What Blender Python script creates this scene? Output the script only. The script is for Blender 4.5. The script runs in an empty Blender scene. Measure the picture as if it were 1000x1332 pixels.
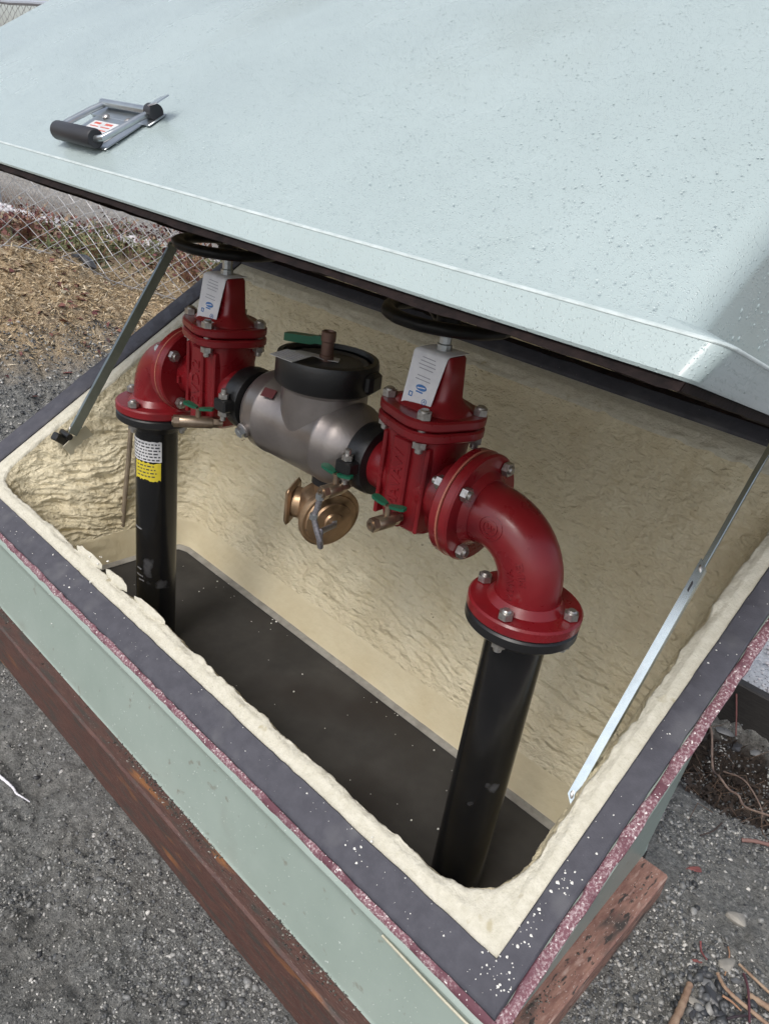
import bpy, math, random
import numpy as np
from mathutils import Vector, Matrix, Euler

random.seed(7); RNG = np.random.default_rng(7)
S = bpy.context.scene
COL = S.collection
PI = math.pi
# ------------------------------------------------------------------ camera
CR = [[0.70668887, 0.69486764, 0.13322840], [0.39685829, -0.23340778, -0.88770733], [-0.58574254, 0.68020569, -0.44071067]]
CC = Vector((0.35716, -0.90731, 1.73904))
cam_d = bpy.data.cameras.new('camera'); cam = bpy.data.objects.new('camera', cam_d); COL.objects.link(cam)
r, d, f = [Vector(v) for v in CR]
cam.matrix_world = Matrix(((r.x, -d.x, -f.x, CC.x), (r.y, -d.y, -f.y, CC.y), (r.z, -d.z, -f.z, CC.z), (0, 0, 0, 1)))
cam_d.sensor_fit = 'HORIZONTAL'; cam_d.sensor_width = 36.0; cam_d.lens = 36.0 * 1006.59 / 1000.0
cam_d.clip_start = 0.05; cam_d.clip_end = 400
S.camera = cam
# ------------------------------------------------------------------ sky and sun (overcast, after rain)
W = bpy.data.worlds.new('World'); S.world = W; W.use_nodes = True
nt = W.node_tree; bg = nt.nodes['Background']
sky = nt.nodes.new('ShaderNodeTexSky'); sky.sky_type = 'NISHITA'; sky.sun_disc = False
SUN_EL, SUN_AZ = math.radians(51), math.radians(168)      # azimuth clockwise from +Y
sky.sun_elevation = SUN_EL; sky.sun_rotation = SUN_AZ
sky.air_density = 1.0; sky.dust_density = 3.0; sky.ozone_density = 1.0
hs = nt.nodes.new('ShaderNodeHueSaturation'); hs.inputs['Saturation'].default_value = 0.52
nt.links.new(sky.outputs[0], hs.inputs['Color']); nt.links.new(hs.outputs[0], bg.inputs[0])
bg.inputs[1].default_value = 0.15
sun_d = bpy.data.lights.new('sun', 'SUN'); sun = bpy.data.objects.new('sun', sun_d); COL.objects.link(sun)
sun_d.energy = 1.25; sun_d.angle = math.radians(22); sun_d.color = (1.0, 0.965, 0.92)
sv = Vector((math.sin(SUN_AZ) * math.cos(SUN_EL), math.cos(SUN_AZ) * math.cos(SUN_EL), math.sin(SUN_EL)))
sun.rotation_euler = sv.to_track_quat('Z', 'Y').to_euler(); sun.location = (0, -3, 6)
S.view_settings.view_transform = 'Standard'; S.view_settings.look = 'None'
S.view_settings.gamma = 1.0; S.view_settings.use_curve_mapping = False
S.view_settings.exposure = 0.45

# ------------------------------------------------------------------ noise helpers (numpy)
def _hash(i, j, k, seed):
    h = (i * 374761393 + j * 668265263 + k * 2147483647 + seed * 974711) & 0xffffffff
    h = ((h ^ (h >> 13)) * 1274126177) & 0xffffffff
    return ((h ^ (h >> 16)) & 0xffff) / 65535.0
def vnoise(P, seed=0):
    P = np.asarray(P, float); I = np.floor(P).astype(np.int64); F = P - I; F = F * F * (3 - 2 * F)
    o = 0
    for a in (0, 1):
        for b in (0, 1):
            for c in (0, 1):
                w = (F[:, 0] if a else 1 - F[:, 0]) * (F[:, 1] if b else 1 - F[:, 1]) * (F[:, 2] if c else 1 - F[:, 2])
                o = o + w * _hash(I[:, 0] + a, I[:, 1] + b, I[:, 2] + c, seed)
    return o * 2 - 1
def fbm(P, oct=3, seed=0):
    o = 0; a = 1.0; P = np.asarray(P, float)
    for k in range(oct):
        o = o + a * vnoise(P, seed + k); P = P * 2.03; a *= .5
    return o
def smooth(t): t = np.clip(t, 0, 1); return t * t * (3 - 2 * t)

# ------------------------------------------------------------------ materials
MATS = {}
def mat(name, col, rough=.6, metal=0., col2=None, nscale=8., ramp=(.35, .65), bump=None, bump2=None, coat=0., spec=.5,
        spots=None, rough2=None, aniso=None, detail=4., ndist=0.):
    if name in MATS: return MATS[name]
    m = bpy.data.materials.new(name); m.use_nodes = True; n = m.node_tree; b = n.nodes['Principled BSDF']; L = n.links.new
    b.inputs['Base Color'].default_value = (*col, 1); b.inputs['Roughness'].default_value = rough
    b.inputs['Metallic'].default_value = metal; b.inputs['Specular IOR Level'].default_value = spec
    if coat: b.inputs['Coat Weight'].default_value = coat; b.inputs['Coat Roughness'].default_value = .12
    tc = n.nodes.new('ShaderNodeTexCoord'); mp = n.nodes.new('ShaderNodeMapping'); L(tc.outputs['Object'], mp.inputs[0])
    if aniso: mp.inputs['Scale'].default_value = aniso
    cur = None
    if col2 is not None:
        t = n.nodes.new('ShaderNodeTexNoise'); t.inputs['Scale'].default_value = nscale; t.inputs['Detail'].default_value = detail
        t.inputs['Roughness'].default_value = .65; t.inputs['Distortion'].default_value = ndist
        L(mp.outputs[0], t.inputs['Vector'])
        cr = n.nodes.new('ShaderNodeValToRGB'); cr.color_ramp.elements[0].position = ramp[0]; cr.color_ramp.elements[1].position = ramp[1]
        cr.color_ramp.elements[0].color = (*col, 1); cr.color_ramp.elements[1].color = (*col2, 1)
        L(t.outputs[0], cr.inputs[0]); cur = cr.outputs[0]
        if rough2 is not None:
            mr = n.nodes.new('ShaderNodeMapRange'); mr.inputs[1].default_value = ramp[0]; mr.inputs[2].default_value = ramp[1]
            mr.inputs[3].default_value = rough; mr.inputs[4].default_value = rough2
            L(t.outputs[0], mr.inputs[0]); L(mr.outputs[0], b.inputs['Roughness'])
    for sp in (spots or []):          # (colour, scale, lo, hi)
        scol, ssc, lo, hi = sp
        t = n.nodes.new('ShaderNodeTexNoise'); t.inputs['Scale'].default_value = ssc; t.inputs['Detail'].default_value = 3
        L(mp.outputs[0], t.inputs['Vector'])
        mr = n.nodes.new('ShaderNodeMapRange'); mr.inputs[1].default_value = lo; mr.inputs[2].default_value = hi
        L(t.outputs[0], mr.inputs[0])
        mx = n.nodes.new('ShaderNodeMix'); mx.data_type = 'RGBA'; L(mr.outputs[0], mx.inputs[0])
        if cur is None: mx.inputs[6].default_value = (*col, 1)
        else: L(cur, mx.inputs[6])
        mx.inputs[7].default_value = (*scol, 1); cur = mx.outputs[2]
    if cur is not None: L(cur, b.inputs['Base Color'])
    prev = None
    for bp in (bump, bump2):
        if not bp: continue
        t = n.nodes.new('ShaderNodeTexNoise'); t.inputs['Scale'].default_value = bp[0]; t.inputs['Detail'].default_value = 5
        L(mp.outputs[0], t.inputs['Vector'])
        bn = n.nodes.new('ShaderNodeBump'); bn.inputs['Strength'].default_value = bp[1]; bn.inputs['Distance'].default_value = bp[2]
        L(t.outputs[0], bn.inputs['Height'])
        if prev: L(prev, bn.inputs['Normal'])
        prev = bn.outputs[0]
    if prev: L(prev, b.inputs['Normal'])
    MATS[name] = m; return m

GREEN = mat('sage_gelcoat', (.250, .305, .270), .34, col2=(.280, .335, .300), nscale=5, bump=(60, .08, .004), spots=[((.55, .60, .57), 160, .69, .73), ((.215, .235, .20), 4.5, .60, .80), ((.17, .155, .125), 34, .66, .78)])
LIDM = mat('wet_lid_gelcoat', (.345, .412, .408), .19, col2=(.372, .442, .438), nscale=3, bump=(140, .06, .0015), rough2=.30, spots=[((.31, .365, .35), 2.2, .58, .8)])
def add_rain(m):
    n = m.node_tree; L = n.links.new; b = n.nodes['Principled BSDF']; tc = [q for q in n.nodes if q.type == 'TEX_COORD'][0]
    prev = b.inputs['Normal'].links[0].from_socket
    for sc, thr, dist in ((460, .40, .0010), (270, .62, .0016)):
        v = n.nodes.new('ShaderNodeTexVoronoi'); v.inputs['Scale'].default_value = sc; v.inputs['Randomness'].default_value = .9; L(tc.outputs['Object'], v.inputs['Vector'])
        sep = n.nodes.new('ShaderNodeSeparateColor'); L(v.outputs['Color'], sep.inputs[0])
        mr = n.nodes.new('ShaderNodeMapRange'); mr.inputs[1].default_value = .42; mr.inputs[2].default_value = .0; mr.interpolation_type = 'SMOOTHSTEP'; L(v.outputs['Distance'], mr.inputs[0])
        gt = n.nodes.new('ShaderNodeMath'); gt.operation = 'GREATER_THAN'; gt.inputs[1].default_value = thr; L(sep.outputs[0], gt.inputs[0])
        mu = n.nodes.new('ShaderNodeMath'); mu.operation = 'MULTIPLY'; L(mr.outputs[0], mu.inputs[0]); L(gt.outputs[0], mu.inputs[1])
        bn = n.nodes.new('ShaderNodeBump'); bn.inputs['Strength'].default_value = .55; bn.inputs['Distance'].default_value = dist; L(mu.outputs[0], bn.inputs['Height']); L(prev, bn.inputs['Normal']); prev = bn.outputs[0]
    L(prev, b.inputs['Normal'])
add_rain(LIDM)
DROP = mat('rain_water', (.37, .44, .435), .07, spec=.5)
EDGEHL = mat('pale_ridge_highlight', (.56, .62, .61), .4, col2=(.42, .48, .47), nscale=40)  # lighter gelcoat tone: the lid ridge's highlight put into the colour
FOAM = mat('cream_spray_foam', (.575, .500, .335), .50, col2=(.635, .570, .405), nscale=7, bump=(60, .6, .008), bump2=(220, .5, .003), spots=[((.44, .375, .23), 3.0, .62, .80), ((.20, .15, .09), 26, .745, .765)])
def add_ripple(m):
    n = m.node_tree; L = n.links.new; b = n.nodes['Principled BSDF']; tc = [q for q in n.nodes if q.type == 'TEX_COORD'][0]
    prev = b.inputs['Normal'].links[0].from_socket
    for scl, sc, dist, st in (((1, 1, 2.0), 24, .014, .8), ((1, 1, 1.4), 60, .008, .8)):
        mp = n.nodes.new('ShaderNodeMapping'); mp.inputs['Scale'].default_value = scl; mp.inputs['Rotation'].default_value = (.12, .16, 0); L(tc.outputs['Object'], mp.inputs[0])
        t = n.nodes.new('ShaderNodeTexNoise'); t.inputs['Scale'].default_value = sc; t.inputs['Detail'].default_value = 3; t.inputs['Distortion'].default_value = .5; L(mp.outputs[0], t.inputs['Vector'])
        bn = n.nodes.new('ShaderNodeBump'); bn.inputs['Strength'].default_value = st; bn.inputs['Distance'].default_value = dist; L(t.outputs[0], bn.inputs['Height']); L(prev, bn.inputs['Normal']); prev = bn.outputs[0]
    L(prev, b.inputs['Normal'])
add_ripple(FOAM)
FOAMCUT = mat('pale_cut_foam', (.59, .565, .475), .85, col2=(.50, .475, .385), nscale=60, bump=(160, .5, .006), spots=[((.42, .38, .27), 25, .66, .74)])
SEAL = mat('charcoal_foam_rubber', (.052, .052, .065), .78, col2=(.070, .070, .085), nscale=30, bump=(300, .3, .002), spots=[((.11, .11, .12), 9, .55, .75), ((.6, .58, .52), 210, .745, .76)])
DSEAL = mat('dark_brown_gasket', (.008, .006, .006), .75, spec=.12, col2=(.020, .013, .012), nscale=40, bump=(120, .3, .003))
PINK = mat('pink_adhesive_residue', (.155, .062, .080), .75, col2=(.46, .37, .38), nscale=190, ramp=(.46, .74), detail=2, bump=(220, .4, .002), spots=[((.11, .040, .055), 16, .52, .64), ((.70, .66, .64), 150, .64, .68)])
WOOD = mat('treated_red_timber', (.062, .029, .024), .58, col2=(.105, .050, .038), nscale=14, aniso=(1.6, 9, 9), detail=10, bump=(40, .5, .003), spots=[((.23, .095, .035), 2.6, .60, .70), ((.050, .040, .034), 7, .50, .64), ((.16, .13, .115), 60, .64, .70)])
WOODP = mat('pale_red_timber', (.19, .092, .072), .66, col2=(.33, .185, .14), nscale=14, aniso=(6, 1.5, 6), detail=10, bump=(24, .5, .003), spots=[((.055, .045, .04), 3.5, .56, .68), ((.42, .28, .23), 9, .58, .68), ((.05, .04, .035), 16, .60, .66), ((.45, .36, .32), 60, .64, .70)])
RED = mat('dark_red_epoxy', (.168, .0068, .0105), .24, col2=(.200, .010, .014), nscale=9, bump=(70, .10, .003), coat=.15, rough2=.40, spec=.4, spots=[((.09, .008, .012), 6, .60, .78)])
REDLINE = mat('red_flange_edge', (.36, .12, .08), .5)
BLACK = mat('black_ductile_iron', (.006, .006, .0065), .38, col2=(.011, .011, .012), nscale=12, bump=(90, .15, .003), spots=[((.10, .10, .10), 30, .72, .76)])
BLACKP = mat('black_coated_pipe', (.0045, .0047, .0052), .25, col2=(.008, .008, .0088), nscale=9, bump=(40, .10, .003), spots=[((.055, .055, .058), 14, .66, .74)])
WHEELM = mat('black_handwheel_enamel', (.003, .003, .0034), .42, spec=.25, bump=(60, .1, .003))
CAST = mat('grey_cast_housing', (.215, .192, .182), .30, metal=.75, col2=(.27, .245, .232), nscale=10, bump=(150, .14, .002), rough2=.40, spots=[((.09, .075, .075), 5, .58, .75)])
BRONZE = mat('bronze_casting', (.36, .24, .145), .36, metal=.8, col2=(.46, .31, .19), nscale=14, bump=(120, .2, .002), spots=[((.09, .06, .035), 9, .56, .7)])
BRASS = mat('brass_cock', (.33, .26, .19), .32, metal=.85, col2=(.24, .18, .13), nscale=40, bump=(150, .1, .001))
STEEL = mat('zinc_steel', (.50, .53, .54), .28, metal=.9, col2=(.40, .43, .45), nscale=20, bump=(200, .06, .001))
STRUTM = mat('zinc_strut', (.56, .63, .65), .24, metal=.95, col2=(.46, .53, .56), nscale=14, aniso=(1, 1, 1), bump=(150, .05, .001))
BOLT = mat('zinc_bolt', (.55, .54, .52), .3, metal=.85, col2=(.32, .29, .26), nscale=70)
GREENP = mat('green_lever_plastic', (.005, .085, .045), .36)
RUBBER = mat('black_grip_rubber', (.022, .022, .026), .5, bump=(200, .15, .001))
PAPER = mat('white_tag_plastic', (.68, .68, .70), .45, col2=(.58, .58, .61), nscale=30)
STICK = mat('white_label_paper', (.62, .62, .62), .5, col2=(.50, .50, .50), nscale=45)
YELLOW = mat('yellow_label_paper', (.62, .50, .03), .5, col2=(.52, .42, .03), nscale=40)
INK = mat('black_print', (.04, .04, .045), .6)
INKG = mat('grey_print', (.30, .30, .34), .6)
INKB = mat('blue_print', (.04, .16, .42), .5)
INKR = mat('red_print', (.50, .10, .07), .6)
SLAB = mat('damp_concrete', (.024, .0225, .0205), .8, col2=(.044, .041, .037), nscale=4, bump=(50, .3, .004), spots=[((.022, .018, .015), 3, .5, .7)])
PVC = mat('tan_conduit', (.20, .16, .11), .6, col2=(.13, .10, .07), nscale=20)
GALV = mat('galvanised_wire', (.55, .55, .56), .45, metal=.6)
GALVF = mat('weathered_wire', (.50, .49, .48), .5, metal=.4)
GALVB = mat('blue_grey_post', (.42, .45, .50), .45, metal=.5)
TWIG = mat('bare_twig', (.24, .12, .07), .7, col2=(.38, .23, .14), nscale=20, bump=(80, .3, .002))
TWIGP = mat('pale_twig', (.36, .26, .18), .75, col2=(.22, .135, .09), nscale=25, bump=(80, .3, .002))
ROOT = mat('pale_root', (.26, .19, .15), .8, col2=(.13, .085, .07), nscale=25)
STONE = mat('grey_stone', (.10, .105, .11), .55, col2=(.19, .19, .19), nscale=14, bump=(60, .4, .003))
STONEL = mat('pale_stone', (.19, .18, .16), .7, col2=(.31, .29, .255), nscale=14, bump=(60, .4, .003))
STONED = mat('wet_dark_stone', (.035, .037, .042), .4, col2=(.07, .07, .075), nscale=14, bump=(60, .4, .003))
BRICKM = mat('red_brick_scrap', (.22, .07, .06), .75, col2=(.13, .04, .04), nscale=30, bump=(60, .4, .003))
BLKWOOD = mat('blackened_timber', (.016, .014, .013), .7, col2=(.030, .027, .025), nscale=20, aniso=(1, 10, 10), bump=(40, .4, .004))
PALEGR = mat('pale_gravel_bed', (.36, .37, .39), .8, col2=(.50, .51, .53), nscale=60, bump=(70, .8, .012), spots=[((.10, .10, .11), 90, .60, .68)])
LEAFR = mat('dead_red_leaf', (.12, .035, .035), .7, col2=(.20, .10, .065), nscale=5)
LEAFT = mat('tan_straw', (.52, .41, .26), .8, col2=(.36, .27, .16), nscale=9)
LEAFG = mat('weed_leaf', (.10, .13, .045), .65, col2=(.16, .16, .06), nscale=5)
WHITE = mat('white_cord', (.72, .70, .74), .6)
FROST = mat('pale_rubble', (.62, .60, .62), .75, col2=(.42, .40, .41), nscale=25)
CREAMEDGE = mat('raw_laminate_edge', (.55, .52, .40), .6, col2=(.42, .40, .30), nscale=30)

# ------------------------------------------------------------------ mesh helpers
def join(*gs):
    V = []; F = []; o = 0
    for v, f_ in gs:
        v = np.asarray(v, float).reshape(-1, 3); V.append(v); F += [tuple(i + o for i in q) for q in f_]; o += len(v)
    return np.vstack(V), F
def xf(g, loc=(0, 0, 0), rot=None, scale=None):
    v = np.asarray(g[0], float)
    if scale is not None: v = v * np.asarray(scale, float)
    if rot is not None: v = v @ np.array(rot if not isinstance(rot, tuple) else Euler(rot).to_matrix()).T
    return v + np.asarray(loc, float), g[1]
def frame(dirv, up=(0, 0, 1)):
    z = Vector(dirv).normalized(); u = Vector(up)
    if abs(z.dot(u)) > .98: u = Vector((0, 1, 0))
    x = u.cross(z).normalized(); y = z.cross(x)
    return np.array([[x.x, y.x, z.x], [x.y, y.y, z.y], [x.z, y.z, z.z]])
def box(sx, sy, sz, c=(0, 0, 0), bev=0.):
    x, y, z = sx / 2, sy / 2, sz / 2
    if bev <= 0:
        v = [(-x, -y, -z), (x, -y, -z), (x, y, -z), (-x, y, -z), (-x, -y, z), (x, -y, z), (x, y, z), (-x, y, z)]
        fs = [(3, 2, 1, 0), (4, 5, 6, 7), (0, 1, 5, 4), (1, 2, 6, 5), (2, 3, 7, 6), (3, 0, 4, 7)]
        return np.array(v) + np.array(c), fs
    rings = []
    for zz, ins in ((-z, bev), (-z + bev, 0), (z - bev, 0), (z, bev)):
        a, b, k = x - ins, y - ins, bev if ins == 0 else bev * .6
        rings.append([(a - k, -b, zz), (a, -b + k, zz), (a, b - k, zz), (a - k, b, zz), (-a + k, b, zz), (-a, b - k, zz), (-a, -b + k, zz), (-a + k, -b, zz)])
    v, fs = loft(rings, True, True); return v + np.array(c), fs
def loft(rings, cap0=False, cap1=False, closed=True):
    n = len(rings[0]); V = np.vstack([np.asarray(r_, float) for r_ in rings]); F = []
    m = n if closed else n - 1
    for i in range(len(rings) - 1):
        a = i * n; b = a + n
        for j in range(m):
            k = (j + 1) % n; F.append((a + j, a + k, b + k, b + j))
    if cap0: F.append(tuple(range(n - 1, -1, -1)))
    if cap1: F.append(tuple(range((len(rings) - 1) * n, len(rings) * n)))
    return V, F
def lathe(prof, seg=40, cap0=True, cap1=True):
    """prof: list of (radius, z) from bottom to top"""
    a = np.linspace(0, 2 * PI, seg, endpoint=False)
    return loft([np.stack([r_ * np.cos(a), r_ * np.sin(a), np.full(seg, z)], 1) for r_, z in prof], cap0, cap1)
def tube(path, rad, seg=16, caps=True, up=None):
    P = [Vector(p) for p in path]; n = len(P)
    R = rad if hasattr(rad, '__len__') else [rad] * n
    T = [(P[min(i + 1, n - 1)] - P[max(i - 1, 0)]).normalized() for i in range(n)]
    u = Vector(up) if up else (Vector((0, 0, 1)) if abs(T[0].z) < .9 else Vector((1, 0, 0)))
    N = (u - T[0] * u.dot(T[0])).normalized(); rings = []
    for i in range(n):
        N = (N - T[i] * N.dot(T[i])).normalized(); B = T[i].cross(N)
        rings.append([tuple(P[i] + R[i] * (math.cos(a) * N + math.sin(a) * B)) for a in [2 * PI * k / seg for k in range(seg)]])
    return loft(rings, caps, caps)
def obj(name, g, m, parent=None, sharp=35, label=None, kind=None, bevel=0.):
    me = bpy.data.meshes.new(name); v, fs = g
    me.from_pydata([tuple(p) for p in np.asarray(v, float)], [], [tuple(int(i) for i in q) for q in fs]); me.update()
    me.materials.append(m)
    if sharp is not None:
        me.polygons.foreach_set('use_smooth', [True] * len(me.polygons)); me.set_sharp_from_angle(angle=math.radians(sharp))
    o = bpy.data.objects.new(name, me); COL.objects.link(o)
    if parent is not None: o.parent = parent
    if label: o['label'] = label
    if kind: o['kind'] = kind
    if bevel:
        b = o.modifiers.new('bevel', 'BEVEL'); b.width = bevel; b.segments = 2; b.limit_method = 'ANGLE'
    return o
def fast_obj(name, V, F, m, parent=None, smooth_=True, kind=None):
    """V (n,3), F (m,k) numpy"""
    me = bpy.data.meshes.new(name); n, k = F.shape
    me.vertices.add(len(V)); me.vertices.foreach_set('co', np.ascontiguousarray(V, np.float32).ravel())
    me.loops.add(n * k); me.loops.foreach_set('vertex_index', np.ascontiguousarray(F, np.int32).ravel())
    me.polygons.add(n); me.polygons.foreach_set('loop_start', np.arange(0, n * k, k, dtype=np.int32))
    me.update(calc_edges=True); me.validate()
    if smooth_: me.polygons.foreach_set('use_smooth', np.ones(n, bool))
    me.materials.append(m)
    o = bpy.data.objects.new(name, me); COL.objects.link(o)
    if parent is not None: o.parent = parent
    if kind: o['kind'] = kind
    return o
def thing(name, label, cat, loc=(0, 0, 0), rotz=0, group=None):
    o = bpy.data.objects.new(name, None); COL.objects.link(o); o.location = loc; o.rotation_euler = (0, 0, rotz)
    o.empty_display_size = .1
    o['label'] = label; o['category'] = cat
    if group: o['group'] = group
    return o
def tag(o, label, cat, group=None):
    o['label'] = label; o['category'] = cat
    if group: o['group'] = group
    return o
def dup(o, parent, loc=None, rot=None):
    c = o.copy(); COL.objects.link(c); c.parent = parent
    if loc is not None: c.location = loc
    if rot is not None: c.rotation_euler = rot
    for k in [ch for ch in COL.objects if ch.parent == o]:
        q = k.copy(); COL.objects.link(q); q.parent = c
    return c
def text_geo(s, size, depth=.002, align='CENTER'):
    cu = bpy.data.curves.new('lettering', 'FONT'); cu.body = s; cu.size = size; cu.extrude = depth / 2
    cu.align_x = align; cu.align_y = 'CENTER'; cu.resolution_u = 2
    o = bpy.data.objects.new('lettering', cu); COL.objects.link(o)
    dg = bpy.context.evaluated_depsgraph_get(); me = bpy.data.meshes.new_from_object(o.evaluated_get(dg))
    v = np.array([tuple(p.co) for p in me.vertices]); fs = [tuple(p.vertices) for p in me.polygons]
    bpy.data.objects.remove(o); bpy.data.curves.remove(cu); bpy.data.meshes.remove(me)
    return v, fs
def rrect(x0, x1, y0, y1, rad, nx, ny, nc=8):
    """rounded rectangle points, ccw from front left; rad = one radius or (fl, fr, br, bl)"""
    rd = rad if hasattr(rad, '__len__') else (rad,) * 4
    fl, fr, br, bl = rd; P = []
    def side(a, b, n): 
        for t in np.linspace(0, 1, n, endpoint=False): P.append((a[0] + (b[0] - a[0]) * t, a[1] + (b[1] - a[1]) * t))
    def corner(c, r_, a0):
        for t in np.linspace(0, 1, nc, endpoint=False):
            a = a0 + t * PI / 2; P.append((c[0] + r_ * math.cos(a), c[1] + r_ * math.sin(a)))
    side((x0 + fl, y0), (x1 - fr, y0), nx); corner((x1 - fr, y0 + fr), fr, -PI / 2)
    side((x1, y0 + fr), (x1, y1 - br), ny); corner((x1 - br, y1 - br), br, 0)
    side((x1 - br, y1), (x0 + bl, y1), nx); corner((x0 + bl, y1 - bl), bl, PI / 2)
    side((x0, y1 - bl), (x0, y0 + fl), ny); corner((x0 + fl, y0 + fl), fl, PI)
    return np.array(P)

# ================================================================== TERRAIN
KR = 0.67048
def Rz(y): return 0.429 + KR * np.asarray(y, float)       # the sloping rim plane of the enclosure
def hollow(x, y): return np.exp(-(((x - .03) / .24) ** 2 + ((y - 1.43) / .22) ** 2) ** 1.5)
def terrain(x, y, fine=True):
    x = np.asarray(x, float); y = np.asarray(y, float); sh = x.shape; x = x.ravel(); y = y.ravel()
    z = .78 * smooth((-x - 3.05) / 1.85) * (1 - .42 * smooth((y - 1.0) / 1.4))
    z = z + (.40 - z) * smooth((-x - 5.3) / 2.5)
    z = z + .10 * smooth((y - 1.9) / 3) * smooth((x + 3) / 2) * 0
    z = z + .076 * smooth((y + .02) / .25) * smooth((x + .5) / .4) * (1 - smooth((y - 1.0) / .45))
    z = z - .11 * hollow(x, y)
    P = np.stack([x, y, np.zeros_like(x)], 1)
    amp = smooth((np.maximum(np.abs(x + 1.2) - 1.3, np.abs(y - .45) - .62)) / .25)   # flat under the enclosure
    z = z + amp * .022 * fbm(P * 4.5, 4, 3)
    if fine:
        near = np.exp(-np.maximum(0, np.hypot(x + .6, y - .6) - 2.5))
        z = z + (.3 + .7 * amp) * .020 * (np.abs(fbm(P * 20, 4, 11)) - .35) + .02 * smooth((-x - 3.5) / .5) * fbm(P * 9, 3, 21)
    return (z - .004).reshape(sh)
def axis(lo, hi, step, far):
    a = np.arange(lo, hi, step); L = [lo]; s = step
    while L[-1] > -far: s *= 1.35; L.append(L[-1] - s)
    H = [a[-1]]; s = step
    while H[-1] < far: s *= 1.35; H.append(H[-1] + s)
    return np.concatenate([np.array(L[:0:-1]), a, np.array(H[1:])])
def axis2(segs, far):
    a = np.concatenate([np.arange(lo, hi, st) for lo, hi, st in segs]); L = [a[0]]; st = segs[0][2]
    while L[-1] > -far: st *= 1.35; L.append(L[-1] - st)
    H = [a[-1]]; st = segs[-1][2]
    while H[-1] < far: st *= 1.35; H.append(H[-1] + st)
    return np.concatenate([np.array(L[:0:-1]), a, np.array(H[1:])])
ax_ = axis2([(-5.4, -2.2, .022), (-2.2, .62, .0072), (.62, 1.0, .02)], 150)
ay_ = axis2([(-1.1, -.78, .02), (-.78, -.10, .0072), (-.10, 1.9, .0105), (1.9, 2.8, .02)], 150)
GX, GY = np.meshgrid(ax_, ay_); GZ = terrain(GX, GY)
nxg, nyg = len(ax_), len(ay_)
idx = np.arange(nxg * nyg).reshape(nyg, nxg)
GF = np.stack([idx[:-1, :-1], idx[:-1, 1:], idx[1:, 1:], idx[1:, :-1]], -1).reshape(-1, 4)

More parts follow.
